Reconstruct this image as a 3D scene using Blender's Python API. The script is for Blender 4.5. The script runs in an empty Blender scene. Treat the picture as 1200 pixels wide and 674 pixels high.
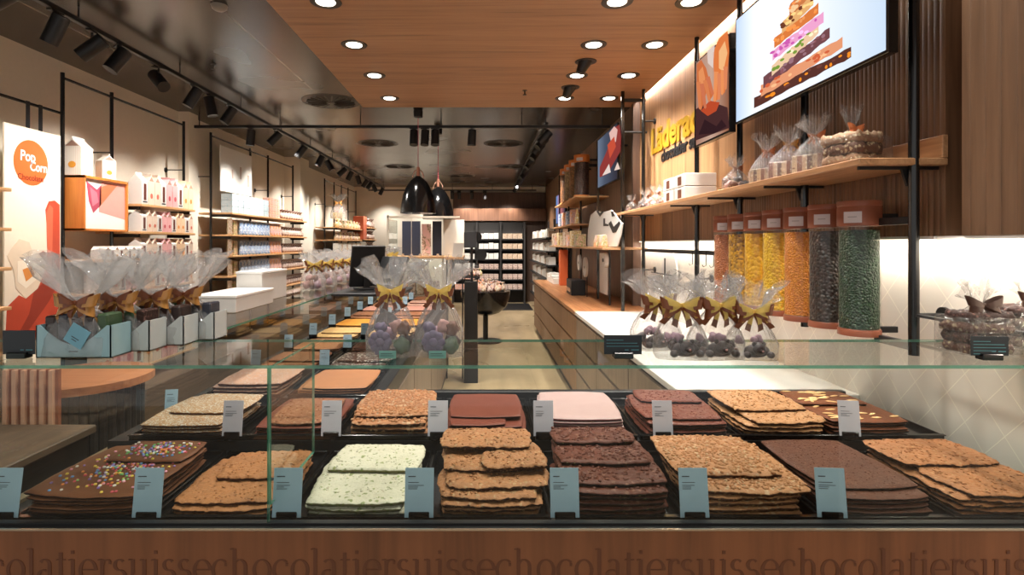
import bpy, math, random
import numpy as np
from mathutils import Vector, Matrix, noise, Euler
random.seed(7)
C = bpy.context.scene.collection
PI = math.pi
F, VX, VY, EYE = 640.0, 569.0, 285.0, 1.55
CAM = Vector((0, 0, EYE))

def P(px, py, y):                      # the point at depth y seen at (px, py)
    return Vector(((px-VX)*y/F, y, EYE-(py-VY)*y/F))
def onx(px, py, X):                    # the point of the wall plane x = X
    y = F*X/(px-VX)
    return Vector((X, y, EYE-(py-VY)*y/F))

# ------------------------------------------------------------------ materials
def lin(c):
    def f(v):
        v = v/255.0
        return v/12.92 if v <= 0.04045 else ((v+0.055)/1.055)**2.4
    return (f(c[0]), f(c[1]), f(c[2]), 1.0)

class NT:
    def __init__(s, name):
        s.m = bpy.data.materials.new(name); s.m.use_nodes = True
        s.t = s.m.node_tree; s.t.nodes.clear()
        s.out = s.t.nodes.new('ShaderNodeOutputMaterial')
    def n(s, typ, **kw):
        nd = s.t.nodes.new(typ)
        for k, v in kw.items():
            if k in nd.inputs.keys() if hasattr(nd.inputs, 'keys') else False:
                pass
            setattr(nd, k, v)
        return nd
    def l(s, a, b): s.t.links.new(a, b)
    def math(s, op, a, b=None, c=None):
        nd = s.t.nodes.new('ShaderNodeMath'); nd.operation = op
        for i, v in enumerate((a, b, c)):
            if v is None: continue
            if isinstance(v, (int, float)): nd.inputs[i].default_value = v
            else: s.l(v, nd.inputs[i])
        return nd.outputs[0]
    def mix(s, fac, a, b):
        nd = s.t.nodes.new('ShaderNodeMix'); nd.data_type = 'RGBA'
        for sock, v in ((nd.inputs[0], fac), (nd.inputs[6], a), (nd.inputs[7], b)):
            if isinstance(v, (int, float, tuple)): sock.default_value = v
            else: s.l(v, sock)
        return nd.outputs[2]
    def ramp(s, fac, stops):
        nd = s.t.nodes.new('ShaderNodeValToRGB')
        el = nd.color_ramp.elements
        while len(el) < len(stops): el.new(0.5)
        for e, (p, c) in zip(el, stops):
            e.position = p; e.color = c if len(c) == 4 else (*c, 1)
        s.l(fac, nd.inputs[0]); return nd.outputs[0]
    def coords(s, scale=(1, 1, 1), kind='Object', rot=(0, 0, 0)):
        tc = s.t.nodes.new('ShaderNodeTexCoord'); mp = s.t.nodes.new('ShaderNodeMapping')
        mp.inputs['Scale'].default_value = scale; mp.inputs['Rotation'].default_value = rot
        s.l(tc.outputs[kind], mp.inputs[0]); return mp.outputs[0]
    def noise(s, vec, scale=5, detail=4, rough=.5, dist=0):
        nd = s.t.nodes.new('ShaderNodeTexNoise')
        nd.inputs['Scale'].default_value = scale; nd.inputs['Detail'].default_value = detail
        nd.inputs['Roughness'].default_value = rough; nd.inputs['Distortion'].default_value = dist
        s.l(vec, nd.inputs['Vector']); return nd.outputs['Fac']
    def vor(s, vec, scale=5, out='Distance', rnd=1):
        nd = s.t.nodes.new('ShaderNodeTexVoronoi'); nd.inputs['Scale'].default_value = scale
        nd.inputs['Randomness'].default_value = rnd
        s.l(vec, nd.inputs['Vector']); return nd.outputs[out]
    def bsdf(s, color, rough=.5, metal=0, spec=.5, bump=None, bstr=.3, bdist=.002, coat=0, trans=0, emis=None, estr=0, sheen=0):
        b = s.t.nodes.new('ShaderNodeBsdfPrincipled')
        def st(k, v):
            if v is None: return
            if isinstance(v, (int, float, tuple)): b.inputs[k].default_value = v
            else: s.l(v, b.inputs[k])
        st('Base Color', color); st('Roughness', rough); st('Metallic', metal)
        st('Specular IOR Level', spec); st('Coat Weight', coat); st('Transmission Weight', trans)
        if emis is not None: st('Emission Color', emis); st('Emission Strength', estr)
        if bump is not None:
            bp = s.t.nodes.new('ShaderNodeBump'); bp.inputs['Strength'].default_value = bstr
            bp.inputs['Distance'].default_value = bdist
            s.l(bump, bp.inputs['Height']); s.l(bp.outputs[0], b.inputs['Normal'])
        return b
    def done(s, sh):
        s.l(sh.outputs[0], s.out.inputs['Surface']); return s.m

_mc = {}
def M(rgb, rough=.55, metal=0, spec=.5, var=.0, coat=0, nscale=30):
    key = (tuple(rgb), rough, metal, spec, var, coat)
    if key in _mc: return _mc[key]
    t = NT('plain_%02x%02x%02x' % tuple(int(v) for v in rgb))
    v = t.coords()
    nz = t.noise(v, nscale, 3)
    c = lin(rgb)
    a = tuple(min(1, x*(1+var+.04)) for x in c[:3])+(1,); b = tuple(x*(1-var-.04) for x in c[:3])+(1,)
    col = t.mix(nz, b, a)
    _mc[key] = t.done(t.bsdf(col, rough, metal, spec, bump=nz, bstr=.05, coat=coat))
    return _mc[key]

def emit(rgb, strength, name='light_glow'):
    t = NT(name); e = t.t.nodes.new('ShaderNodeEmission')
    e.inputs[0].default_value = lin(rgb); e.inputs[1].default_value = strength
    return t.done(e)

def wood(name, c1, c2, axis='Z', scale=1.0, rough=.45, reed=0, dark=None, plank=0, bstr=.25):
    # grain runs along the axis; reed = spacing of ribs across
    t = NT(name)
    sc = {'Z': (14, 14, .7), 'X': (.7, 14, 14), 'Y': (14, .7, 14)}[axis]
    v = t.coords(tuple(x*scale for x in sc))
    n1 = t.noise(v, 3.0, 6, .6, .6)
    v2 = t.coords(tuple(x*scale*.25 for x in sc))
    n2 = t.noise(v2, 2.0, 3, .5)
    f = t.math('ADD', t.math('MULTIPLY', n1, .65), t.math('MULTIPLY', n2, .35))
    dk = dark or tuple(x*.72 for x in c1)
    col = t.ramp(f, [(.3, lin(dk)), (.45, lin(c1)), (.62, lin(c2)), (.8, lin(c1))])
    h = n1
    if plank:
        tc = t.t.nodes.new('ShaderNodeTexCoord'); sp = t.t.nodes.new('ShaderNodeSeparateXYZ')
        t.l(tc.outputs['Object'], sp.inputs[0])
        q = sp.outputs[1] if axis in 'ZX' else sp.outputs[0]
        k = t.math('FLOOR', t.math('DIVIDE', q, plank))
        wn = t.t.nodes.new('ShaderNodeTexWhiteNoise'); wn.noise_dimensions = '1D'
        t.l(k, wn.inputs['W'])
        col = t.mix(t.math('MULTIPLY', wn.outputs['Value'], .38), col, lin(dk))
        fr = t.math('FRACT', t.math('DIVIDE', q, plank))
        line = t.math('LESS_THAN', fr, .035)
        col = t.mix(t.math('MULTIPLY', line, .6), col, lin(tuple(x*.5 for x in dk)))
    if reed:
        tc = t.t.nodes.new('ShaderNodeTexCoord'); sp = t.t.nodes.new('ShaderNodeSeparateXYZ')
        t.l(tc.outputs['Object'], sp.inputs[0])
        w = t.math('ABSOLUTE', t.math('SINE', t.math('MULTIPLY', sp.outputs[1], PI/reed)))
        h = t.math('ADD', t.math('MULTIPLY', t.math('POWER', w, .4), 1.6), t.math('MULTIPLY', n1, .3))
        return t.done(t.bsdf(col, rough, bump=h, bstr=.55, bdist=.004))
    return t.done(t.bsdf(col, rough, bump=h, bstr=bstr, bdist=.001))

def choc(name, base, speck=None, sscale=90, amt=.35, mot=None, rough=.42, bscale=160, bstr=.5, edge=False):
    t = NT(name); v = t.coords()
    nz = t.noise(v, 18, 4)
    nf = t.noise(v, bscale, 3, .7)
    b = lin(base); m = lin(mot) if mot else tuple(x*.6 for x in b[:3])+(1,)
    col = t.mix(t.math('MULTIPLY', t.math('SUBTRACT', nz, .3), 1.3), b, m)
    pit = t.math('MULTIPLY', t.math('LESS_THAN', nf, .42), .2 if bstr > .3 else .05)
    col = t.mix(pit, col, tuple(x*.35 for x in m[:3])+(1,))
    if speck:
        nd_ = t.t.nodes.new('ShaderNodeTexNoise'); nd_.inputs['Scale'].default_value = sscale*1.6; t.l(v, nd_.inputs['Vector'])
        vm = t.t.nodes.new('ShaderNodeVectorMath'); vm.operation = 'MULTIPLY_ADD'; t.l(nd_.outputs['Color'], vm.inputs[0]); vm.inputs[1].default_value = (1.1/sscale,)*3; t.l(v, vm.inputs[2])
        v = vm.outputs[0]
        vd = t.vor(v, sscale)
        thr = t.math('LESS_THAN', vd, amt)
        vc = t.vor(v, sscale, 'Color')
        sp = t.t.nodes.new('ShaderNodeSeparateColor'); t.l(vc, sp.inputs[0])
        on = t.math('MULTIPLY', thr, t.math('GREATER_THAN', sp.outputs[0], .45))
        sc = t.mix(sp.outputs[1], lin(speck), tuple(x*.6 for x in lin(speck)[:3])+(1,))
        col = t.mix(t.math('MULTIPLY', on, .85), col, sc)
    return t.done(t.bsdf(col, rough+.06, spec=.22, bump=nf, bstr=min(1, bstr*1.5), bdist=.003))

def glass(name, tint=(251, 254, 252), edgec=(70, 140, 120)):
    t = NT(name)
    tr = t.t.nodes.new('ShaderNodeBsdfTransparent'); tr.inputs[0].default_value = lin(tint)
    gl = t.t.nodes.new('ShaderNodeBsdfGlossy'); gl.inputs['Roughness'].default_value = 0.0
    fr = t.t.nodes.new('ShaderNodeFresnel'); fr.inputs[0].default_value = 1.5
    ge = t.t.nodes.new('ShaderNodeNewGeometry'); fac = t.math('MULTIPLY', fr.outputs[0], t.math('SUBTRACT', 1.0, ge.outputs['Backfacing']))
    mx = t.t.nodes.new('ShaderNodeMixShader')
    t.l(fac, mx.inputs[0]); t.l(tr.outputs[0], mx.inputs[1]); t.l(gl.outputs[0], mx.inputs[2])
    return t.done(mx)
def glass_edge():
    t = NT('glass_edge'); b = t.bsdf(lin((98, 158, 138)), .15, spec=.8)
    tr = t.t.nodes.new('ShaderNodeBsdfTransparent'); tr.inputs[0].default_value = lin((150, 215, 190))
    mx = t.t.nodes.new('ShaderNodeMixShader'); mx.inputs[0].default_value = .6
    t.l(tr.outputs[0], mx.inputs[1]); t.l(b.outputs[0], mx.inputs[2])
    return t.done(mx)
def organza(name, rgb):
    t = NT(name); tr = t.t.nodes.new('ShaderNodeBsdfTransparent'); b = t.bsdf(lin(rgb), .35)
    tl = t.t.nodes.new('ShaderNodeBsdfTranslucent'); tl.inputs[0].default_value = lin(rgb)
    m0 = t.t.nodes.new('ShaderNodeMixShader'); m0.inputs[0].default_value = .4; t.l(b.outputs[0], m0.inputs[1]); t.l(tl.outputs[0], m0.inputs[2])
    mx = t.t.nodes.new('ShaderNodeMixShader'); mx.inputs[0].default_value = .86
    t.l(tr.outputs[0], mx.inputs[1]); t.l(m0.outputs[0], mx.inputs[2])
    return t.done(mx)
def cello(name, white=.14, tint=(250, 250, 250), bsc=26):
    t = NT(name); v = t.coords()
    nz = t.noise(v, bsc, 3, .6, 1.5)
    bp = t.t.nodes.new('ShaderNodeBump'); bp.inputs['Strength'].default_value = 1.0; bp.inputs['Distance'].default_value = .012
    t.l(nz, bp.inputs['Height'])
    tr = t.t.nodes.new('ShaderNodeBsdfTransparent'); tr.inputs[0].default_value = lin(tint)
    gl = t.t.nodes.new('ShaderNodeBsdfGlossy'); gl.inputs['Roughness'].default_value = .13
    t.l(bp.outputs[0], gl.inputs['Normal'])
    df = t.t.nodes.new('ShaderNodeBsdfTranslucent'); df.inputs[0].default_value = (.9, .9, .9, 1)
    d2 = t.t.nodes.new('ShaderNodeBsdfDiffuse'); d2.inputs[0].default_value = (.9, .9, .9, 1)
    t.l(bp.outputs[0], d2.inputs['Normal'])
    md = t.t.nodes.new('ShaderNodeMixShader'); t.l(df.outputs[0], md.inputs[1]); t.l(d2.outputs[0], md.inputs[2])
    m1 = t.t.nodes.new('ShaderNodeMixShader'); m1.inputs[0].default_value = white
    t.l(tr.outputs[0], m1.inputs[1]); t.l(md.outputs[0], m1.inputs[2])
    fr = t.t.nodes.new('ShaderNodeFresnel'); ge = t.t.nodes.new('ShaderNodeNewGeometry'); t.l(t.math('SUBTRACT', 1.5, t.math('MULTIPLY', ge.outputs['Backfacing'], .8333)), fr.inputs[0]); t.l(bp.outputs[0], fr.inputs['Normal'])
    fac = t.math('MINIMUM', t.math('MULTIPLY', fr.outputs[0], 1.5), .45)
    m2 = t.t.nodes.new('ShaderNodeMixShader')
    t.l(fac, m2.inputs[0]); t.l(m1.outputs[0], m2.inputs[1]); t.l(gl.outputs[0], m2.inputs[2])
    return t.done(m2)

# ------------------------------------------------------------------ mesh builder
class MB:
    def __init__(s): s.v = []; s.f = []; s.mi = []; s.cur = 0
    def add(s, vs, fs):
        b = len(s.v); s.v.extend([tuple(p) for p in vs])
        for f in fs: s.f.append(tuple(b+i for i in f)); s.mi.append(s.cur)
        return s
    def mat(s, i): s.cur = i; return s
    def box(s, x0, y0, z0, x1, y1, z1, c=0.0):
        if x0 > x1: x0, x1 = x1, x0
        if y0 > y1: y0, y1 = y1, y0
        if z0 > z1: z0, z1 = z1, z0
        c = min(c, (x1-x0)*.45, (y1-y0)*.45, (z1-z0)*.45)
        if c <= 0:
            return s.add([(x, y, z) for z in (z0, z1) for y in (y0, y1) for x in (x0, x1)],
                         [(0, 2, 3, 1), (4, 5, 7, 6), (0, 1, 5, 4), (2, 6, 7, 3), (0, 4, 6, 2), (1, 3, 7, 5)])
        X, Y, Z = (x0, x1), (y0, y1), (z0, z1); sg = (1, -1)
        vs = []; idx = {}
        for i in (0, 1):
            for j in (0, 1):
                for k in (0, 1):
                    for ax in range(3):
                        p = [X[i]+sg[i]*c, Y[j]+sg[j]*c, Z[k]+sg[k]*c]
                        p[ax] = (X[i], Y[j], Z[k])[ax]
                        idx[(i, j, k, ax)] = len(vs); vs.append(tuple(p))
        fs = []
        def q(keys):
            ids = [idx[k] for k in keys]
            cen = Vector(((x0+x1)/2, (y0+y1)/2, (z0+z1)/2))
            a, b, d = (Vector(vs[ids[t]]) for t in (0, 1, 2))
            m = sum((Vector(vs[t]) for t in ids), Vector())/len(ids)
            if (b-a).cross(d-b).dot(m-cen) < 0: ids.reverse()
            fs.append(tuple(ids))
        for i in (0, 1): q([(i, 0, 0, 0), (i, 1, 0, 0), (i, 1, 1, 0), (i, 0, 1, 0)])
        for j in (0, 1): q([(0, j, 0, 1), (1, j, 0, 1), (1, j, 1, 1), (0, j, 1, 1)])
        for k in (0, 1): q([(0, 0, k, 2), (1, 0, k, 2), (1, 1, k, 2), (0, 1, k, 2)])
        for i in (0, 1):
            for j in (0, 1): q([(i, j, 0, 0), (i, j, 1, 0), (i, j, 1, 1), (i, j, 0, 1)])
            for k in (0, 1): q([(i, 0, k, 0), (i, 1, k, 0), (i, 1, k, 2), (i, 0, k, 2)])
        for j in (0, 1):
            for k in (0, 1): q([(0, j, k, 1), (1, j, k, 1), (1, j, k, 2), (0, j, k, 2)])
        for i in (0, 1):
            for j in (0, 1):
                for k in (0, 1): q([(i, j, k, 0), (i, j, k, 1), (i, j, k, 2)])
        return s.add(vs, fs)
    def cyl(s, p0, p1, r0, r1=None, n=16, caps=True):
        r1 = r0 if r1 is None else r1
        p0, p1 = Vector(p0), Vector(p1); d = (p1-p0).normalized()
        a = d.orthogonal().normalized(); b = d.cross(a)
        vs = []
        for p, r in ((p0, r0), (p1, r1)):
            for i in range(n):
                t = 2*PI*i/n; vs.append(p+(a*math.cos(t)+b*math.sin(t))*r)
        fs = [(i, (i+1) % n, n+(i+1) % n, n+i) for i in range(n)]
        if caps: fs += [tuple(reversed(range(n))), tuple(range(n, 2*n))]
        return s.add(vs, fs)
    def tube(s, pts, r, n=8, closed=False):
        pts = [Vector(p) for p in pts]; m = len(pts); vs = []
        up = None
        for i, p in enumerate(pts):
            d = (pts[min(i+1, m-1)]-pts[max(i-1, 0)]).normalized()
            if up is None: up = d.orthogonal().normalized()
            up = (up-d*up.dot(d)).normalized(); b = d.cross(up)
            rr = r[i] if isinstance(r, (list, tuple)) else r
            for k in range(n):
                t = 2*PI*k/n; vs.append(p+(up*math.cos(t)+b*math.sin(t))*rr)
        fs = []
        for i in range(m-1):
            for k in range(n): fs.append((i*n+k, i*n+(k+1) % n, (i+1)*n+(k+1) % n, (i+1)*n+k))
        fs += [tuple(reversed(range(n))), tuple(range((m-1)*n, m*n))]
        return s.add(vs, fs)
    def lathe(s, prof, c=(0, 0, 0), n=32, closed=False):
        vs = []; fs = []; m = len(prof)
        for (r, z) in prof:
            for i in range(n):
                t = 2*PI*i/n; vs.append((c[0]+r*math.cos(t), c[1]+r*math.sin(t), c[2]+z))
        for j in range(m-1):
            for i in range(n): fs.append((j*n+i, j*n+(i+1) % n, (j+1)*n+(i+1) % n, (j+1)*n+i))
        if prof[0][0] > 1e-5: fs.append(tuple(reversed(range(n))))
        if prof[-1][0] > 1e-5: fs.append(tuple(range((m-1)*n, m*n)))
        return s.add(vs, fs)
    def ell(s, c, r, n=12, m=8):
        if isinstance(r, (int, float)): r = (r, r, r)
        vs = []; fs = []
        for j in range(m+1):
            ph = PI*j/m
            for i in range(n):
                t = 2*PI*i/n
                vs.append((c[0]+r[0]*math.sin(ph)*math.cos(t), c[1]+r[1]*math.sin(ph)*math.sin(t), c[2]-r[2]*math.cos(ph)))
        for j in range(m):
            for i in range(n): fs.append((j*n+i, j*n+(i+1) % n, (j+1)*n+(i+1) % n, (j+1)*n+i))
        return s.add(vs, fs)
    def prism(s, poly, h0, h1, axis='z'):
        # poly in the plane across the axis: z->(x,y)  x->(y,z)  y->(x,z)
        def p(a, b, h): return {'z': (a, b, h), 'x': (h, a, b), 'y': (a, h, b)}[axis]
        n = len(poly); vs = [p(a, b, h0) for a, b in poly]+[p(a, b, h1) for a, b in poly]
        area = sum(poly[i][0]*poly[(i+1) % n][1]-poly[(i+1) % n][0]*poly[i][1] for i in range(n))
        fs = [tuple(reversed(range(n))), tuple(range(n, 2*n))]+[(i, (i+1) % n, n+(i+1) % n, n+i) for i in range(n)]
        flip = (area < 0) ^ (h1 < h0) ^ (axis == 'y')
        if flip: fs = [tuple(reversed(f)) for f in fs]
        return s.add(vs, fs)
    def xf(s, mat, start=0):
        for i in range(start, len(s.v)): s.v[i] = tuple(mat @ Vector(s.v[i]))
        return s
    def build(s, name, mats, parent=None, world=True, smooth=False, loc=None):
        me = bpy.data.meshes.new(name)
        off = Vector((0, 0, 0))
        q = parent
        while q is not None: off += q.location; q = q.parent
        if parent is None and loc is not None: off = Vector(loc)
        vs = s.v if off.length == 0 or not world else [tuple(Vector(p)-off) for p in s.v]
        me.from_pydata(vs, [], s.f)
        if not isinstance(mats, (list, tuple)): mats = [mats]
        for m in mats: me.materials.append(m)
        me.polygons.foreach_set('material_index', s.mi)
        if smooth:
            me.polygons.foreach_set('use_smooth', [True]*len(me.polygons))
            if smooth != 'all':
                try: me.set_sharp_from_angle(angle=math.radians(38))
                except Exception: pass
        me.update()
        o = bpy.data.objects.new(name, me); C.objects.link(o)
        if parent is not None: o.parent = parent
        elif loc is not None: o.location = loc
        return o

def tag(o, label, cat, group=None):
    n = len(label.split())
    if n < 4 or n > 16: print('LABELLEN', n, label)
    o['label'] = label; o['category'] = cat
    if group: o['group'] = group
    return o
def T(name, label, cat, loc=(0, 0, 0), group=None, rz=0):
    o = bpy.data.objects.new(name, None); C.objects.link(o)
    o.empty_display_size = .05
    o.location = loc; o.rotation_euler = (0, 0, rz)
    return tag(o, label, cat, group)
def S(o): o['kind'] = 'structure'; return o
def dup(root, loc, rz=0, label=None, group=None, scale=None, rot=None):
    r = root.copy(); C.objects.link(r); r.location = loc
    r.rotation_euler = rot if rot is not None else (0, 0, rz)
    if label:
        n = len(label.split())
        if n < 4 or n > 16: print('LABELLEN', n, label)
        r['label'] = label
    if group: r['group'] = group
    if scale is not None: r.scale = scale if isinstance(scale, (tuple, list)) else (scale,)*3
    for ch in list(root.children):
        c = ch.copy(); C.objects.link(c); c.parent = r
        for g in list(ch.children):
            d = g.copy(); C.objects.link(d); d.parent = c
    return r
class Proto:
    """a first thing that is moved to the first place, copied to the others"""
    def __init__(s, root): s.root = root; s.used = False
    def put(s, loc, rz=0, label=None, group=None, scale=None, rot=None):
        if not s.used:
            s.used = True; r = s.root; r.location = loc
            r.rotation_euler = rot if rot is not None else (0, 0, rz)
            if label: r['label'] = label
            if group: r['group'] = group
            if scale is not None: r.scale = scale if isinstance(scale, (tuple, list)) else (scale,)*3
            return r
        return dup(s.root, loc, rz, label, group, scale, rot)
ORD = ['first', 'second', 'third', 'fourth', 'fifth', 'sixth', 'seventh', 'eighth', 'ninth', 'tenth', 'eleventh', 'twelfth',
       'thirteenth', 'fourteenth', 'fifteenth', 'sixteenth', 'seventeenth', 'eighteenth', 'nineteenth', 'twentieth']
def text_mesh(txt, size, ext=.001, off=0, shear=0, align='LEFT', sx=1.0):
    cu = bpy.data.curves.new('lettering', 'FONT'); cu.body = txt; cu.size = size; cu.extrude = ext
    cu.offset = off; cu.align_x = align; cu.shear = shear; cu.resolution_u = 3
    o = bpy.data.objects.new('lettering', cu); C.objects.link(o)
    dg = bpy.context.evaluated_depsgraph_get(); dg.update()
    me = bpy.data.meshes.new_from_object(o.evaluated_get(dg))
    bpy.data.objects.remove(o); bpy.data.curves.remove(cu)
    if sx != 1.0:
        for v in me.vertices: v.co.x *= sx
    return me
def put_text(name, txt, size, mat, origin, xdir, ydir, parent, ext=.001, off=0, shear=0, align='LEFT', sx=1.0, fit=None):
    me = text_mesh(txt, size, ext, off, shear, align, sx)
    if fit:
        w = max(v.co.x for v in me.vertices)-min(v.co.x for v in me.vertices)
        for v in me.vertices: v.co.x *= fit/w
    X = Vector(xdir).normalized(); Y = Vector(ydir).normalized(); Z = X.cross(Y)
    base = Vector((0, 0, 0))
    q = parent
    while q is not None: base += q.location; q = q.parent
    mt = Matrix((X, Y, Z)).transposed().to_4x4(); mt.translation = Vector(origin)-base
    me.transform(mt); me.materials.clear(); me.materials.append(mat)
    o = bpy.data.objects.new(name, me); C.objects.link(o)
    if parent is not None: o.parent = parent
    return o
# ================================================================== MATERIALS OF THE PLACE
m_ceilwood = wood('ceiling_wood', (142, 104, 76), (158, 118, 88), 'X', .6, .5)
m_clad = wood('wall_cladding', (126, 92, 66), (152, 113, 82), 'Z', .8, .5, reed=.026, plank=.312)
m_clad2 = wood('wall_panelling', (118, 86, 62), (140, 104, 76), 'Z', .7, .5, plank=.4)
m_shelfw = wood('shelf_oak', (176, 130, 90), (198, 152, 110), 'Y', 1.2, .5)
m_oak = wood('rack_oak', (205, 158, 110), (222, 178, 130), 'Y', 1.2, .5)
m_fascia = wood('fascia_wood', (122, 76, 48), (142, 90, 58), 'Z', .35, .42, bstr=.05)
m_top = wood('worktop_wood', (150, 100, 64), (178, 126, 84), 'Y', .8, .4)
m_darkw = wood('dark_panelling', (88, 66, 54), (110, 84, 68), 'Z', .8, .5, plank=.3)
m_black = M((20, 20, 22), .45)
m_blackg = M((14, 14, 15), .15, spec=.6)
m_blackm = M((26, 26, 28), .35, metal=.3)
m_white = M((222, 219, 214), .5)
m_cream = M((222, 213, 198), .85)
m_marble = M((208, 205, 200), .18, var=.02, nscale=3)
m_dark = M((38, 34, 32), .6)
m_taupe = wood('cabinet_taupe', (116, 100, 84), (130, 113, 95), 'Z', .8, .5)
m_orange = M((206, 118, 68), .45)
m_glass = glass('clear_glass'); m_edge = glass_edge()
m_cello = cello('cellophane', .12); m_cello2 = cello('frosted_cellophane', .2)
m_card = M((158, 186, 204), .6); m_ink = M((70, 76, 86), .7)
m_chrome = M((190, 190, 190), .2, metal=1)

def m_black_ceiling():
    t = NT('black_metal_ceiling'); tc = t.t.nodes.new('ShaderNodeTexCoord'); sp = t.t.nodes.new('ShaderNodeSeparateXYZ')
    t.l(tc.outputs['Object'], sp.inputs[0])
    fx = t.math('FRACT', t.math('DIVIDE', t.math('ADD', sp.outputs[0], 20.9), 1.2))
    fy = t.math('FRACT', t.math('DIVIDE', sp.outputs[1], .6))
    lx = t.math('LESS_THAN', fx, .012); ly = t.math('LESS_THAN', fy, .014)
    nz = t.noise(t.coords((1, 1, 1)), 1.2, 2)
    col = t.mix(lx, lin((66, 62, 58)), lin((120, 114, 106)))
    col = t.mix(t.math('MULTIPLY', ly, .5), col, lin((74, 70, 66)))
    r = t.math('ADD', t.math('MULTIPLY', nz, .12), .2)
    return t.done(t.bsdf(col, r, metal=.35, spec=.6))
def m_floor():
    t = NT('beige_stone_floor'); v = t.coords((1, .25, 1))
    n1 = t.noise(v, 3, 6, .6, .5); n2 = t.noise(t.coords(), 1.2, 2)
    col = t.ramp(n1, [(.3, lin((150, 130, 100))), (.55, lin((176, 154, 120))), (.8, lin((192, 170, 138)))])
    tc = t.t.nodes.new('ShaderNodeTexCoord'); sp = t.t.nodes.new('ShaderNodeSeparateXYZ'); t.l(tc.outputs['Object'], sp.inputs[0])
    lx = t.math('LESS_THAN', t.math('FRACT', t.math('DIVIDE', t.math('ADD', sp.outputs[0], 10.25), .6)), .006)
    ly = t.math('LESS_THAN', t.math('FRACT', t.math('DIVIDE', sp.outputs[1], .6)), .006)
    col = t.mix(t.math('MULTIPLY', t.math('MAXIMUM', lx, ly), .5), col, lin((112, 96, 74)))
    return t.done(t.bsdf(col, t.math('ADD', t.math('MULTIPLY', n2, .15), .22), bump=n1, bstr=.05))
def m_tile():
    t = NT('white_diamond_tiles'); tc = t.t.nodes.new('ShaderNodeTexCoord'); sp = t.t.nodes.new('ShaderNodeSeparateXYZ')
    t.l(tc.outputs['Object'], sp.inputs[0])
    a = t.math('DIVIDE', t.math('ADD', sp.outputs[1], 20.091), .141); b = t.math('DIVIDE', t.math('ADD', sp.outputs[2], 20.03), .162)
    def ln(q):
        f = t.math('FRACT', q)
        d = t.math('MINIMUM', f, t.math('SUBTRACT', 1.0, f))
        return t.math('LESS_THAN', d, .014)
    line = t.math('MAXIMUM', ln(t.math('ADD', a, b)), ln(t.math('SUBTRACT', a, b)))
    nz = t.noise(t.coords((1, 1, 1)), 4, 2)
    col = t.mix(nz, lin((226, 218, 206)), lin((234, 227, 216)))
    col = t.mix(line, col, lin((250, 244, 228)))
    return t.done(t.bsdf(col, .3, bump=line, bstr=.4, bdist=.002))

# ================================================================== THE SHELL
BACK = 14.6
floor = S(MB().box(-6, -2.5, -.1, 3.2, BACK+.3, 0).build('floor', m_floor()))
S(MB().box(-6, -1.0, 3.05, 3.2, BACK+.3, 3.2).build('ceiling', m_black_ceiling()))
S(MB().box(-1.31, -.9, 3.0, 1.555, 5.83, 3.049).build('ceiling_panel', m_ceilwood))
S(MB().box(-3.7, 1.0, 0, -3.5, BACK+.2, 3.05).build('wall_left', m_cream))
S(MB().box(-3.7, BACK, 0, -.87, BACK+.2, 3.05).build('wall_back', m_cream))
S(MB().box(-.87, BACK-.05, 0, 1.62, BACK+.2, 2.9).build('wall_rear', m_darkw))
S(MB().box(-.87, BACK, 2.9, 1.62, BACK+.2, 3.05).build('wall_upper', m_cream))
S(MB().box(1.66, -1.0, 0, 1.9, BACK+.2, 3.3).build('wall_right', m_clad2))
S(MB().box(-3.5, 9.5, 0, -3.22, 9.95, 3.05).build('column', m_cream))
S(MB().box(-3.5, 6.22, 0, -3.38, 6.42, 3.05).build('column', m_cream))
# cladding of the right wall, with light and shade partly in its tones
S(MB().box(1.6, 1.9, 1.575, 1.66, 3.25, 3.16).box(1.6, 3.25, 1.575, 1.66, 4.95, 1.85).build('wall_cladding', m_clad))
S(MB().box(1.6, 3.252, 1.851, 1.66, 5.66, 3.16).box(1.6, 4.952, 1.575, 1.66, 5.66, 1.851).build('wall_cladding', wood('tan_cladding', (172, 128, 88), (194, 150, 108), 'Z', .7, .5, plank=.312)))  # lighter smooth planks; above the shelf the tan also holds lamp light
S(MB().box(1.57, .2, 1.575, 1.66, 1.80, 3.3).build('wall_cladding', wood('near_cladding', (104, 77, 56), (122, 92, 68), 'Z', .8, .5, reed=.052)))  # darker copy of the cladding, its colour offsets the light from behind
S(MB().box(1.61, .2, 0, 1.66, 5.66, 1.575).build('wall_tiles', m_tile()))
S(MB().box(1.53, 5.66, 0, 1.66, 5.72, 3.05).build('wall_return', m_darkw))
S(MB().box(1.60, 5.72, 0, 1.66, BACK-.05, 3.05).build('wall_panelling', m_clad2))
S(MB().box(1.595, 1.74, 1.56, 1.612, 5.66, 1.575).box(1.595, .2, 1.56, 1.612, 1.74, 1.575).build('trim_1', m_white))
# left outside floor plinth, dark timber
m_plinth = wood('dark_timber', (92, 74, 60), (112, 90, 72), 'Y', .6, .5)
S(MB().box(-3.5, 1.2, 0, -2.85, 9.5, .32, .004).build('trim_2', m_plinth))
S(MB().box(-3.5, 9.95, 0, -2.9, BACK, .32, .004).build('trim_3', m_plinth))

o_b = T('low_bench', 'dark timber bench outside the left glass of the counter', 'bench', (-2.2, 1.8, 0))
MB().box(-3.2, 1.42, .0, -1.5, 2.06, .83, .004).build('body', m_dark, o_b)
MB().box(-3.22, 1.40, .831, -1.48, 2.08, .86, .004).build('bench_top', m_plinth, o_b)
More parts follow.
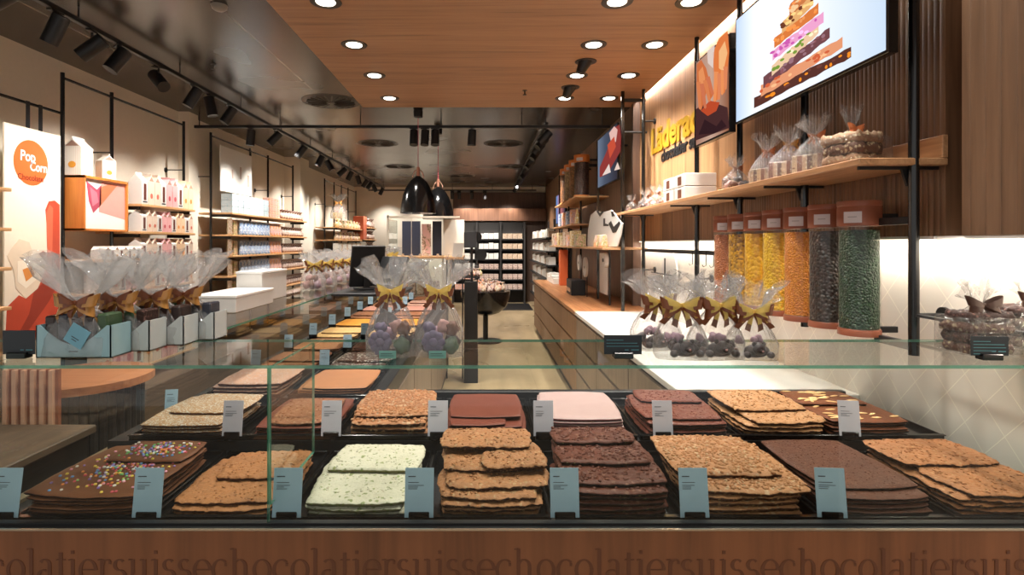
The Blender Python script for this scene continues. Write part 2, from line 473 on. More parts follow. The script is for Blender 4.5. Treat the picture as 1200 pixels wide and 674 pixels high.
# ================================================================== DISPLAY COUNTERS
FY = 1.345; TOPZ = 1.25; GX = -.536
XL, XR = -1.27, 1.52
ct = T('display_counter', 'wood-fronted glass display counter full of chocolate slabs across the foreground', 'display counter', (0, FY, 0))
MB().box(-1.6, FY-.02, 0, 1.75, FY+.012, .852, .002).build('fascia', m_fascia, ct)
MB().box(-1.6, FY-.022, .8525, 1.75, FY-.017, .8565).build('edge_strip', M((205, 190, 170), .25, metal=.8), ct)
MB().box(-1.6, FY-.0165, .8525, 1.75, FY+.02, .856).box(-1.6, FY-.004, .856, 1.75, FY+.014, .862).build('glass_channel', m_black, ct)
MB().box(XL, FY+.02, 0, XR, 2.30, .838).build('body', m_dark, ct)
MB().box(XL, 1.835, .838, XR, 2.30, .885).build('step', m_black, ct)
MB().box(-.45, 2.30, .80, XR, 2.335, .925, .003).build('rear_rail', m_blackm, ct)
def pane(x0, y0, z0, x1, y1, z1, parent, name='glass_pane'):
    mb = MB(); d = [x1-x0, y1-y0, z1-z0]; thin = d.index(min(d))
    mb.box(x0, y0, z0, x1, y1, z1)
    mb.mi = []
    for f in mb.f:
        p = [mb.v[i] for i in f]
        ax = [k for k in range(3) if max(q[k] for q in p)-min(q[k] for q in p) < 1e-7][0]
        mb.mi.append(0 if ax == thin else 1)
    return mb.build(name, [m_glass, m_edge], parent)
pane(XL, FY, .848, GX-.002, FY+.008, TOPZ-.009, ct, 'front_glass')
pane(GX+.002, FY, .848, XR+.3, FY+.008, TOPZ-.009, ct, 'front_glass')
pane(GX-.004, FY+.012, .90, GX+.004, 1.70, TOPZ-.009, ct, 'divider_glass')
pane(-1.75, FY-.004, TOPZ-.008, 1.75, 1.70, TOPZ, ct, 'top_glass')
for x in (-.2, .95):
    pass
ct2 = T('display_counter', 'long glass display counter running back along the left aisle with trays of chocolate', 'display counter', (-.9, 4.4, 0))
MB().box(XL, 2.31, 0, -.46, 6.55, .838).build('body', m_dark, ct2)
MB().box(XL, 2.31, .838, -.46, 6.55, .885).build('step', m_black, ct2)
mbp = MB()
for i in range(4):
    mbp.box(-.458, 2.36+i*1.05, .09, -.442, 3.38+i*1.05, .80, .003)
mbp.build('door', m_taupe, ct2)
MB().box(-.47, 2.33, .84, -.425, 6.55, .925, .004).build('rear_rail', m_blackm, ct2)
pane(XL-.008, FY+.01, .848, XL, 6.5, TOPZ-.009, ct2, 'side_glass')
pane(XL-.02, 1.705, TOPZ-.008, -.92, 6.5, TOPZ, ct2, 'top_glass')
MB().box(XL-.03, FY+.02, .80, XL, 6.55, .85, .002).build('ledge', M((150, 130, 104), .4), ct2)
mbl = MB()
mbl.box(XL-.04, FY+.03, 0, XL-.03, 6.55, .80)
mbl.build('fascia', m_fascia, ct2)

# engraved serif lettering of the fascia: stroke font, unit = x-height
def serif_font():
    A = {}
    def arc(cx, cy, rx, ry, a0, a1, n=12):
        return [(cx+rx*math.cos(math.radians(a0+(a1-a0)*i/n)), cy+ry*math.sin(math.radians(a0+(a1-a0)*i/n))) for i in range(n+1)]
    T_, t_ = .17, .05
    def bow(cx, cy, rx, ry, a0, a1):         # thick at the sides, thin at top and bottom
        pts = arc(cx, cy, rx, ry, a0, a1, 18)
        ws = [t_+(T_-t_)*abs(math.cos(math.radians(a0+(a1-a0)*i/18)))**1.3 for i in range(19)]
        return (pts, ws)
    def st(p, w=T_): return (p, [w]*len(p))
    def serif(x, y, w=.42): return ([(x-w/2, y), (x+w/2, y)], [t_]*2)
    A['o'] = (.92, [bow(.46, .5, .36, .48, 0, 360)])
    A['c'] = (.84, [bow(.46, .5, .36, .48, 48, 312), st([(.63, .76), (.75, .76)], .13)])
    A['e'] = (.86, [bow(.46, .5, .36, .48, 0, 318), st([(.12, .52), (.80, .52)], t_)])
    A['l'] = (.50, [st([(.25, 0), (.25, 1.5)]), serif(.25, .02), ([(.05, 1.47), (.25, 1.5)], [t_]*2)])
    A['i'] = (.50, [st([(.25, 0), (.25, 1.0)]), serif(.25, .02), ([(.05, .97), (.25, 1.0)], [t_]*2), st([(.25, 1.26), (.25, 1.41)], .15)])
    A['t'] = (.56, [st([(.25, 1.32), (.25, .15)]), bow(.42, .16, .17, .15, 180, 330), st([(.04, .98), (.5, .98)], t_)])
    A['r'] = (.70, [st([(.25, 0), (.25, 1.0)]), serif(.25, .02), ([(.05, .97), (.25, 1.0)], [t_]*2), bow(.5, .68, .24, .3, 170, 60), st([(.56, .86), (.68, .86)], .13)])
    A['h'] = (1.06, [st([(.25, 0), (.25, 1.5)]), serif(.25, .02), ([(.05, 1.47), (.25, 1.5)], [t_]*2), bow(.5, .66, .26, .32, 170, 0), st([(.76, .66), (.76, 0)]), serif(.76, .02)])
    A['u'] = (1.06, [st([(.25, 1.0), (.25, .34)]), bow(.5, .34, .26, .32, 180, 350), st([(.78, 1.0), (.78, 0)]), ([(.05, .98), (.25, .98)], [t_]*2), ([(.58, .98), (.78, .98)], [t_]*2), ([(.78, .02), (.96, .02)], [t_]*2)])
    A['a'] = (.86, [bow(.38, .76, .22, .22, 150, 0), st([(.60, .76), (.60, .12)]), bow(.34, .26, .24, .24, 60, 330), ([(.60, .1), (.78, .03)], [t_]*2)])
    A['s'] = (.72, [bow(.36, .74, .22, .24, 40, 270), bow(.36, .26, .24, .24, 90, -140)])
    return A
SF = serif_font()
def serif_text(txt, x, z, h, y, mat, parent, name='lettering', depth=.0012):
    mb = MB(); x0 = x
    for ch in txt:
        w, strokes = SF[ch]
        for si, (pts, ws) in enumerate(strokes):
            L = []; R = []
            for i, (px, pz) in enumerate(pts):
                a = pts[max(i-1, 0)]; b = pts[min(i+1, len(pts)-1)]
                dx, dz = b[0]-a[0], b[1]-a[1]; q = math.hypot(dx, dz) or 1
                nx, nz = -dz/q*ws[i]/2, dx/q*ws[i]/2
                L.append((x+(px+nx)*h, z+(pz+nz)*h)); R.append((x+(px-nx)*h, z+(pz-nz)*h))
            vs = []; fs = []
            for k in range(len(L)):
                yy_ = y-si*.00012; vs += [(L[k][0], yy_, L[k][1]), (R[k][0], yy_, R[k][1]), (L[k][0], y+depth, L[k][1]), (R[k][0], y+depth, R[k][1])]
            for k in range(len(L)-1):
                a = 4*k; fs += [(a, a+1, a+5, a+4), (a, a+4, a+6, a+2), (a+1, a+3, a+7, a+5)]
            mb.add(vs, fs)
        x += w*h
    mb.build(name, mat, parent)
    return x-x0
word = 'chocolatiersuisse'
WH = .0525
wl = sum(SF[c][0] for c in word)*WH
WH *= .689/wl
x_c = (252-VX)*FY/F
serif_text(word*5, x_c-.689*2, EYE-(675-VY)*FY/F, WH, FY-.0212, M((100, 58, 37), .5), ct)

# ================================================================== TRAYS, SLABS, PRICE CARDS
def tray_proto(w=.335, d=.445, h=.018):
    r = T('display_tray', 'x x x x', 'tray', (0, 0, 0)); mb = MB()
    prof = [(-w/2, d)]
    o, i = 0, .008
    mb.box(-w/2, 0, 0, w/2, d, .003)
    mb.box(-w/2, 0, 0, -w/2+i, d, h, .002); mb.box(w/2-i, 0, 0, w/2, d, h, .002)
    mb.box(-w/2, 0, 0, w/2, i, h, .002); mb.box(-w/2, d-i, 0, w/2, d, h, .002)
    # rolled outer lip
    mb.box(-w/2-.003, -.003, h-.003, w/2+.003, i+.004, h+.001, .001)
    me = mb.build('display_tray', m_blackg)
    bpy.data.objects.remove(r)
    return me
tray0 = tray_proto(); tray0_used = False
def put_tray(x, y, z, label, group, sc=1):
    global tray0_used
    o = tray0 if not tray0_used else tray0.copy()
    if tray0_used: C.objects.link(o)
    tray0_used = True
    o.location = (x, y, z); o.scale = (sc, 1, 1)
    return tag(o, label, 'tray', group)

def slab_mesh(name, w, d, t, mats, seed, kind='rough', res=44, amp=.0012, edge=.004, corner=.32, cut=None):
    """an uneven broken sheet: lumpy top, thin ragged rim; origin at its base centre"""
    rs = random.Random(seed); ox, oy = rs.uniform(0, 90), rs.uniform(0, 90)
    nx = res; ny = max(6, int(res*d/w)); vs = []; top = []
    for j in range(ny+1):
        for i in range(nx+1):
            u = 2*i/nx-1; v = 2*j/ny-1
            k = corner
            x = u*math.sqrt(max(0, 1-k*v*v*.5*u*u)); y = v*math.sqrt(max(0, 1-k*u*u*.5*v*v))
            e = max(abs(u), abs(v))
            X, Y = x*w/2, y*d/2
            if e > .8:
                f = (e-.8)/.2
                n1 = noise.noise(Vector((X*28+ox, Y*28+oy, 1)))*edge+noise.noise(Vector((X*90+ox, Y*90, 3)))*edge*.5
                n1 += noise.noise(Vector((X*9+ox, Y*9+oy, 8)))*edge*1.4
                q = math.hypot(X, Y)+1e-9
                X += X/q*n1*f; Y += Y/q*n1*f
            if kind == 'nut':
                dd = noise.voronoi(Vector((X*62+ox, Y*62+oy, 0)))[0]
                h = amp*(1.25-1.9*dd[0])+noise.noise(Vector((X*30+ox, Y*30+oy, 5)))*amp*.4
                if (noise.noise(Vector((math.floor(X*62)+ox, oy, 2)))) > .9: h *= .2
            elif kind == 'rough':
                h = noise.noise(Vector((X*110+ox, Y*110+oy, 0)))*amp+noise.noise(Vector((X*45+ox, Y*45+oy, 5)))*amp*1.2
            elif kind == 'grain':
                h = noise.noise(Vector((X*190+ox, Y*190+oy, 0)))*amp*1.4+noise.noise(Vector((X*20+ox, Y*20+oy, 5)))*amp*.5
            else:
                h = noise.noise(Vector((X*14+ox, Y*14+oy, 0)))*amp
            if e > .93: h -= (e-.93)/.07*t*.38
            vs.append((X, Y, t+h)); top.append(e)
    fs = []; mi = []
    W = nx+1
    for j in range(ny):
        for i in range(nx): fs.append((j*W+i, j*W+i+1, (j+1)*W+i+1, (j+1)*W+i)); mi.append(0)
    ring = [i for i in range(nx+1)]+[j*W+nx for j in range(1, ny+1)]+[ny*W+i for i in range(nx-1, -1, -1)]+[j*W for j in range(ny-1, 0, -1)]
    n0 = len(vs)
    for lev, (zz, ins) in enumerate(((.45, .0), (0, .004))):
        for r in ring:
            x, y, z = vs[r]; q = math.hypot(x, y)+1e-9
            jit = noise.noise(Vector((x*160+ox, y*160, lev*7)))*edge*.35
            vs.append((x-x/q*(ins-jit), y-y/q*(ins-jit), t*zz))
    m = len(ring)
    for k in range(m):
        a, b = ring[k], ring[(k+1) % m]; c, dd_ = n0+k, n0+(k+1) % m
        fs.append((a, c, dd_, b)); mi.append(1)
        fs.append((c, n0+m+k, n0+m+(k+1) % m, dd_)); mi.append(1)
    fs.append(tuple(n0+m+k for k in reversed(range(m)))); mi.append(1)
    me = bpy.data.meshes.new(name); me.from_pydata(vs, [], fs)
    for q in mats: me.materials.append(q)
    me.polygons.foreach_set('material_index', mi)
    me.polygons.foreach_set('use_smooth', [True]*(len(fs)-1)+[False]); me.update()
    return me

SK = {  # kind: top material, edge material (darkened in part for side shade), words, relief, amp, thickness, edge
 'sprinkle': (choc('milk_choc', (115, 72, 47), mot=(102, 64, 41), bstr=.2), choc('milk_edge', (59, 30, 17)), 'milk chocolate slab with coloured sprinkles', 'smooth', .0015, .009, .004),
 'brittle': (choc('brittle_top', (168, 112, 69), (100, 60, 36), 70, .18, mot=(140, 93, 61), bstr=.7), choc('brittle_edge', (74, 38, 20), bstr=.8), 'caramel coloured nut brittle slab', 'rough', .0026, .011, .007),
 'pistachio': (choc('white_choc_green', (198, 193, 173), (125, 138, 80), 60, .30, mot=(182, 176, 152)), choc('white_green_edge', (120, 115, 84), (102, 118, 54), 120, .4), 'white chocolate slab speckled with green pistachio', 'rough', .0014, .014, .004),
 'almond_milk': (choc('almond_milk_top', (162, 111, 72), (180, 143, 104), 75, .33, mot=(134, 93, 65), bstr=.7), choc('almond_milk_edge', (59, 30, 17), (153, 119, 85), 110, .35), 'caramelised milk chocolate nut slab', 'rough', .003, .012, .007),
 'dark_nut': (choc('dark_nut_top', (92, 48, 34), (135, 94, 77), 62, .3, mot=(73, 41, 34), rough=.36), choc('dark_nut_edge', (30, 15, 10), (124, 124, 77), 80, .22), 'reddish dark chocolate slab with whole nuts', 'nut', .0016, .013, .005),
 'hazel_light': (choc('hazel_light_top', (168, 116, 77), (193, 162, 127), 60, .34, mot=(149, 110, 77)), choc('hazel_light_edge', (71, 38, 21), (162, 127, 87), 90, .3), 'light milk chocolate slab with lumpy hazelnuts', 'nut', .0018, .013, .006),
 'dark_bits': (choc('dark_bits_top', (88, 50, 34), (143, 108, 91), 130, .22, mot=(70, 43, 34)), choc('dark_bits_edge', (26, 13, 9)), 'dark chocolate slab with fine crunchy bits', 'grain', .001, .010, .003),
 'toffee': (choc('toffee_top', (161, 106, 67), (183, 141, 99), 80, .25, mot=(127, 86, 59), bstr=.8), choc('toffee_edge', (56, 28, 16), (162, 127, 87), 100, .25), 'toffee brown chocolate slab with chopped almonds', 'rough', .003, .011, .007),
 'coconut': (choc('coconut_top', (173, 133, 95), (214, 206, 191), 190, .55, mot=(143, 111, 84), bstr=.9), choc('coconut_edge', (93, 53, 31)), 'milk chocolate slab dusted with coconut flakes', 'grain', .0018, .010, .003),
 'hazel': (choc('hazel_top', (167, 112, 73), (190, 157, 123), 58, .36, mot=(141, 101, 71)), choc('hazel_edge', (53, 27, 15), (171, 137, 103), 70, .42), 'milk chocolate slab packed with whole hazelnuts', 'nut', .002, .016, .006),
 'ruby': (choc('ruby_dark_top', (104, 52, 38), mot=(90, 43, 31), bstr=.3), choc('ruby_dark_edge', (37, 16, 12)), 'plain reddish dark chocolate slab with thin breaks', 'smooth', .0008, .008, .002),
 'pink': (choc('pink_top', (168, 142, 138), mot=(160, 132, 129), bstr=.12), choc('pink_edge', (144, 87, 92)), 'smooth pale pink chocolate slab', 'smooth', .0008, .010, .0015),
 'cranberry': (choc('cranberry_top', (108, 54, 38), (152, 102, 89), 110, .3, mot=(81, 43, 37), bstr=.6), choc('cranberry_edge', (35, 18, 13), (117, 69, 62), 90, .3), 'red brown chocolate slab with berry crumbs', 'rough', .0016, .011, .004),
 'caramel': (choc('caramel_top', (177, 128, 87), (193, 162, 128), 100, .28, mot=(152, 113, 80)), choc('caramel_edge', (68, 36, 21), (162, 127, 87), 90, .3), 'light caramel chocolate slab with crisp pieces', 'rough', .003, .012, .006),
 'almond_sliver': (choc('sliver_base', (111, 63, 39), bstr=.3), choc('sliver_edge', (40, 19, 12)), 'chocolate slab topped with long almond slivers', 'smooth', .0012, .010, .004),
 'berry_pink': (choc('berry_pink_top', (191, 146, 123), (204, 181, 171), 90, .4, mot=(169, 129, 118), bstr=.6), choc('berry_pink_edge', (106, 60, 47)), 'dusty pink chocolate slab with berry pieces', 'rough', .0018, .014, .005),
 'plain_milk': (choc('plain_milk_top', (161, 106, 69), mot=(145, 100, 70), bstr=.15), choc('plain_milk_edge', (68, 36, 21)), 'plain smooth milk chocolate slab', 'smooth', .0006, .009, .002),
 'white_dots': (choc('dark_dotted', (64, 38, 27), (212, 209, 201), 70, .42, mot=(50, 33, 26)), choc('dark_dotted_edge', (28, 15, 10)), 'dark chocolate slab scattered with white pieces', 'rough', .002, .011, .004),
 'blond': (choc('blond_top', (189, 150, 96), (198, 177, 137), 90, .3, mot=(167, 136, 89)), choc('blond_edge', (99, 59, 31)), 'pale golden blond chocolate slab', 'rough', .0014, .011, .005),
 'saffron': (choc('saffron_top', (188, 125, 42), mot=(166, 112, 36), bstr=.25), choc('saffron_edge', (105, 52, 13)), 'bright orange yellow chocolate slab', 'smooth', .0008, .010, .003),
 'rose': (choc('rose_top', (177, 124, 106), mot=(154, 111, 104)), choc('rose_edge', (93, 51, 41)), 'rose coloured chocolate slab', 'rough', .0012, .011, .004),
 'walnut': (choc('walnut_top', (135, 86, 57), (167, 134, 102), 70, .3, mot=(115, 72, 49)), choc('walnut_edge', (56, 28, 17)), 'mid brown chocolate slab with walnut pieces', 'rough', .002, .012, .005),
}
_slabcache = {}
def slab(kind, loc, w, d, label, group, seed, res=44, rz=0, fresh=True):
    tm, em, words, rel, amp, th, edge = SK[kind]
    key = (kind, round(w, 3), round(d, 3), seed % 3) if not fresh else None
    if key and key in _slabcache: me = _slabcache[key]
    else:
        me = slab_mesh('chocolate_bark', w, d, th, (tm, em), seed, rel, res, amp, edge)
        if key: _slabcache[key] = me
    o = bpy.data.objects.new('chocolate_bark', me); C.objects.link(o)
    o.location = loc; o.rotation_euler = (0, 0, rz)
    tag(o, label, 'chocolate', group)
    return o
m_spr = [M(c, .4) for c in ((214, 92, 104), (240, 214, 92), (120, 190, 110), (110, 160, 214), (236, 168, 190), (240, 236, 228), (236, 150, 70), (150, 120, 190))]
def sprinkles(o, w, d, z, n, seed, dens=None):
    rs = random.Random(seed); mb = MB()
    for i in range(n):
        x = rs.gauss(0, .3)*w*.75; y = rs.gauss(0, .3)*d*.75
        if abs(x) > w*.44 or abs(y) > d*.44: continue
        mb.mat(rs.randrange(8)); r = rs.uniform(.0036, .0052)
        mb.ell((x, y, z+.0012), (r, r, r*.7), 6, 4)
    s = mb.build('sprinkles', m_spr, None, False, 'all'); s.parent = o; s['kind'] = 'stuff'
    s['label'] = 'scattered round candies in bright colours'
def slivers(o, w, d, z, n, seed):
    rs = random.Random(seed); mb = MB()
    for i in range(n):
        x = rs.uniform(-.42, .42)*w; y = rs.uniform(-.42, .42)*d; a = rs.gauss(.2, .5)
        k = len(mb.v); mb.ell((0, 0, 0), (.021, .0065, .0022), 8, 4)
        mb.xf(Matrix.Translation((x, y, z+.0015)) @ Matrix.Rotation(a, 4, 'Z'), k)
    s = mb.build('almond_slivers', M((226, 186, 130), .5), None, False, 'all'); s.parent = o; s['kind'] = 'stuff'

NUTS = {'hazel': (.0078, 150, (186, 122, 74)), 'hazel_light': (.0066, 190, (186, 128, 80)), 'dark_nut': (.006, 130, (96, 52, 38)), 'almond_milk': (.0038, 260, (176, 116, 68)),
        'toffee': (.0040, 240, (170, 108, 62)), 'brittle': (.0030, 200, (180, 116, 62)), 'caramel': (.0042, 220, (182, 124, 78)), 'walnut': (.005, 130, (150, 92, 56)), 'cranberry': (.0036, 170, (116, 58, 42)), 'dark_bits': (.0022, 260, (100, 60, 44)), 'pistachio': (.0034, 150, (214, 208, 180))}
def nuts(o, kind, w, d, z, seed):
    r0, n, rgb = NUTS[kind]; rs = random.Random(seed); pts = []; mb = MB()
    n = int(n*w*d/(.28*.36)*(2.1 if r0 > .005 else 1.0)); gap = 1.25*r0; cells = {}
    for i in range(n*6):
        if len(pts) >= n: break
        x, y = rs.uniform(-.455, .455)*w, rs.uniform(-.455, .455)*d
        if abs(x) > w*.39 and abs(y) > d*.41: continue
        ci, cj = int(x/gap), int(y/gap)
        if any((x-a)**2+(y-b)**2 < gap*gap for u in (-1, 0, 1) for v in (-1, 0, 1) for a, b in cells.get((ci+u, cj+v), ())): continue
        pts.append((x, y)); cells.setdefault((ci, cj), []).append((x, y)); k = len(mb.v); q = r0*rs.uniform(.7, 1.15)
        mb.ell((0, 0, 0), (q*rs.uniform(.9, 1.35), q*.9, q*(.72 if r0 > .005 else .5)), 9, 6)
        mb.xf(Matrix.Translation((x, y, z-q*.12)) @ Matrix.Rotation(rs.uniform(0, 3.1), 4, 'Z'), k)
    s = mb.build('nuts', SK[kind][0], None, False, 'all'); s.parent = o; s['kind'] = 'stuff'
def card_obj(loc, label, rz=0, lines=4, h=.092, w=.058, sc=1, cm=None):
    r = T('price_card', label, 'price card', loc, 'price cards clipped to the trays', rz)
    r.scale = (sc,)*3
    MB().box(-.026, -.006, 0, .026, .018, .026, .002).box(-.02, .0, .018, .02, .008, .034, .001).build('holder', m_blackg, r, False)
    tl = math.radians(8)
    mt = Matrix.Translation((0, -.003, .012)) @ Matrix.Rotation(-tl, 4, 'X')
    mb = MB().box(-w/2, 0, 0, w/2, .0012, h); mb.xf(mt); mb.build('card', cm or m_card, r, False)
    mb = MB(); rs = random.Random(hash(label) % 999 if False else int(loc[0]*1000) & 255)
    mb.box(-w/2+.008, -.0004, h-.022, -w/2+.008+rs.uniform(.016, .024), 0, h-.0195)
    z = h-.036
    for i in range(lines):
        mb.box(-w/2+.008, -.0004, z, -w/2+.008+rs.uniform(.024, .042)*(1 if i < 2 else .7), 0, z+.0014)
        z -= .0042 if i else .007
    mb.xf(mt); mb.build('lettering', m_ink, r, False)
    return r

def stack(kind, cx, y0, z0, full, pieces, where, fullw=.285, fulld=.36, seed=1, group=None):
    """full sheets, then broken pieces (dx, y from front, w, d, rz); each sheet is a thing"""
    tm, em, words, rel, amp, th, edge = SK[kind]; rs = random.Random(seed)
    n = full+len(pieces); z = z0; out = []
    # pieces on the same level are told by level index
    levels = []
    for k in range(full):
        q = rs.uniform(.965, 1.0); levels.append([(rs.uniform(-.006, .006), rs.uniform(-.004, .006), fullw*q, fulld*rs.uniform(.96, 1.0), rs.uniform(-.03, .03))])
    cur = None
    for p in pieces: levels.append([p[:5]])
    for k, lv in enumerate(levels):
        from_top = n-1-k
        pos = 'topmost' if from_top == 0 else ('lowest' if k == 0 else ORD[from_top]+' down')
        for (dx, dy, w, d, rz) in lv:
            lb = '%s, %s, %s' % (words, pos, where)
            top = k >= full-2
            o = slab(kind, (cx+dx, y0+dy+d/2, z), w, d, lb, group or 'slabs stacked %s' % where, seed*31+k, 64 if top and y0 < 1.6 else (48 if top else 30), rz, fresh=top)
            out.append(o)
            if kind in NUTS and top: nuts(o, kind, w, d, th+amp*.45, seed+k)
            if kind == 'sprinkle' and top: sprinkles(o, w, d, th, 300 if w > .25 and d > .25 else 170, seed+k)
            if kind == 'almond_sliver' and top: slivers(o, w, d, th, 26, seed+k)
        z += th+amp*.5+.0006
    return out
TZ1 = .838; TZ2 = .885; PX0, PIT = -.685, .345
trayx = [-1.035+PIT*i for i in range(8)]
TY1, TY2 = 1.385, 1.84
TW = ['leftmost in the front row', 'second from the left in the front row', 'third from the left in the front row', 'middle of the front row', 'under the dark nut slabs in front', 'third from the right in the front row', 'second from right in the front row', 'rightmost in the front row']
fr_kinds = ['sprinkle', 'brittle', 'pistachio', 'almond_milk', 'dark_nut', 'hazel_light', 'dark_bits', 'toffee']
bk_kinds = ['coconut', None, 'hazel', 'ruby', 'pink', 'cranberry', 'caramel', 'almond_sliver']
for i, x in enumerate(trayx):
    put_tray(x, TY1, TZ1, 'black metal tray under the %s' % SK[fr_kinds[i]][2].replace(' slab', ' slabs'), 'black trays in the display counter')
    kb = bk_kinds[i] or 'walnut'
    put_tray(x, TY2, TZ2, 'black metal tray under the %s, rear row' % SK[kb][2].replace(' slab', ' slabs'), 'black trays in the display counter')
Z1 = TZ1+.0035; Z2 = TZ2+.0035; Y1 = TY1+.014; Y2 = TY2+.016
c = trayx
stack('sprinkle', c[0]-.01, Y1, Z1, 5, [(.0, .0, .33, .36, -.06), (.04, .2, .24, .17, -.02)], 'beside the left glass', .31, .39, 11)
stack('brittle', c[1]+.005, Y1, Z1, 2, [(.0, .02, .285, .3, .03), (.03, .14, .24, .2, .1)], 'right of the sprinkle slabs', .285, .38, 12)
stack('pistachio', c[2]+.01, Y1, Z1, 3, [(.01, .17, .275, .2, -.02)], 'in the front row', .28, .37, 13)
stack('almond_milk', c[3]+.012, Y1, Z1, 4, [(.02, .04, .29, .33, .03), (.0, .12, .28, .25, .0), (.07, .10, .18, .12, .1), (-.01, .21, .28, .16, -.02)], 'between pistachio and dark slabs', .28, .37, 14)
stack('dark_nut', c[4]+.0, Y1, Z1, 5, [(.0, .02, .285, .34, .02), (-.005, .12, .27, .24, -.02), (-.015, .24, .26, .13, .0)], 'in the front row', .28, .36, 15)
stack('hazel_light', c[5]+.0, Y1, Z1, 4, [(.02, .0, .30, .37, -.03), (-.02, .07, .30, .31, -.03)], 'right of the dark nut slabs', .285, .37, 16)
stack('dark_bits', c[6]-.01, Y1, Z1, 4, [(.0, -.0, .27, .37, .02), (.0, .04, .275, .36, .02)], 'in the front row', .28, .37, 17)
stack('toffee', c[7]-.02, Y1, Z1, 4, [(.02, .0, .28, .22, .05), (-.01, .17, .30, .2, .02)], 'rightmost in front', .29, .37, 18)
stack('coconut', c[0]-.01, Y2, Z2, 4, [(.03, .1, .27, .25, -.03)], 'behind the sprinkle slabs', .30, .37, 21)
stack('ruby', c[1]+.03, Y2, Z2, 4, [], 'under nut pieces behind the brittle', .28, .37, 22)
stack('walnut', c[1]+.04, Y2+.01, Z2+.0375, 0, [(.0, .0, .22, .3, .04)], 'on reddish dark slabs', .28, .37, 32)
stack('hazel', c[2]+.01, Y2, Z2, 3, [(.005, .03, .28, .33, .02)], 'behind the pistachio slabs', .285, .36, 23)
stack('ruby', c[3]+.0, Y2, Z2, 4, [(-.03, .0, .2, .2, .06), (.0, .06, .27, .3, .0)], 'behind the nut slabs', .285, .37, 24)
stack('pink', c[4]-.005, Y2, Z2, 6, [], 'in the back row', .29, .36, 25)
stack('cranberry', c[5]+.0, Y2, Z2, 4, [(-.0, .02, .285, .3, -.05), (.01, .18, .24, .16, -.06)], 'right of the pink slabs', .285, .37, 26)
stack('caramel', c[6]-.01, Y2, Z2, 3, [(.02, .0, .27, .2, .05), (-.0, .1, .28, .26, .02)], 'in the back row', .285, .36, 27)
stack('almond_sliver', c[7]-.06, Y2, Z2, 4, [(.0, .0, .28, .33, -.02), (-.02, .17, .26, .18, -.02)], 'rightmost in back row', .285, .36, 28)

# the columns of the left counter
outer = ['berry_pink', 'walnut', 'plain_milk', 'blond', 'saffron', 'walnut', 'rose', 'plain_milk', 'blond']
inner = ['plain_milk', 'white_dots', 'white_dots', 'blond', 'saffron', 'walnut', 'rose', 'berry_pink', 'walnut']
yy = 2.325
for i in range(9):
    y = yy+i*.462
    for col_, (xx, kk) in enumerate(((-1.04, outer[i]), (-.675, inner[i]))):
        side = 'outer' if col_ == 0 else 'inner'
        wd = SK[kk][2]
        put_tray(xx, y, TZ2, 'black tray under %s slabs, %s row of left counter, %s back' % (kk.replace('_', ' '), side, ORD[i]), 'black trays in the left counter')
        if i == 2 and col_ == 1: kk = 'dark_bits'
        nf = {0: 3, 1: 2}.get(i, 2)
        for k in range(nf+1):
            top = k == nf
            th = SK[kk][5]
            pos = 'top' if top else ('middle' if k else 'bottom')
            if nf == 3 and k == 2: pos = 'upper'
            lb = '%s, %s sheet, %s %s tray of left counter' % (SK[kk][2].split(' with ')[0].split(' dusted')[0], pos, ORD[i], side)
            dd = .36 if not (top and i % 2) else .24
            slab(kk, (xx+(.02 if top else 0), y+.02+dd/2+(.1 if dd < .3 else 0), TZ2+.0035+k*(th+.0012)), .30, dd, lb, 'slabs in the left counter', 50+i*7+k, 30, 0, fresh=top)
# price cards: (pixel x, row)
desc = {172: 'brittle tray, beside sprinkle slabs', 336: 'pistachio tray', 491: 'caramelised nut tray', 662: 'dark nut tray', 814: 'lumpy hazelnut tray', 975: 'crunchy dark chocolate tray', 5: 'sprinkle tray at the left edge'}
for px, dsc in desc.items():
    y = TY1-.005
    card_obj(((px-VX)*y/F, y, Z1+.004), 'pale blue price card standing before the %s' % dsc, rz=-.0 if px != 975 else -.08, h=.120, w=.073)
desc = {272: 'reddish dark slabs, left back row', 388: 'whole hazelnut slabs, back row', 513: 'plain reddish dark slabs, back row', 637: 'pale pink slabs, back row', 777: 'berry crumb slabs, back row', 996: 'almond sliver slabs, back row'}
for px, dsc in desc.items():
    y = TY2-.005
    card_obj(((px-VX)*y/F, y, Z2+.002), 'white price card before the %s' % dsc, rz=0 if px != 996 else -.15, h=.116, w=.067, cm=M((196, 194, 204), .6))
card_obj((-1.21, 2.10, TZ2), 'tilted price card beside left glass before dusty pink slabs', rz=.2, h=.10, w=.05, sc=.9)
for i in range(1, 9):
    y = yy+i*.462-.01
    for nm, x in (('outer', -1.17), ('inner', -.82)):
        card_obj((x, y, TZ2+.02), 'small price card at the %s %s tray of left counter' % (ORD[i], nm), 0, 2, .09, .05)
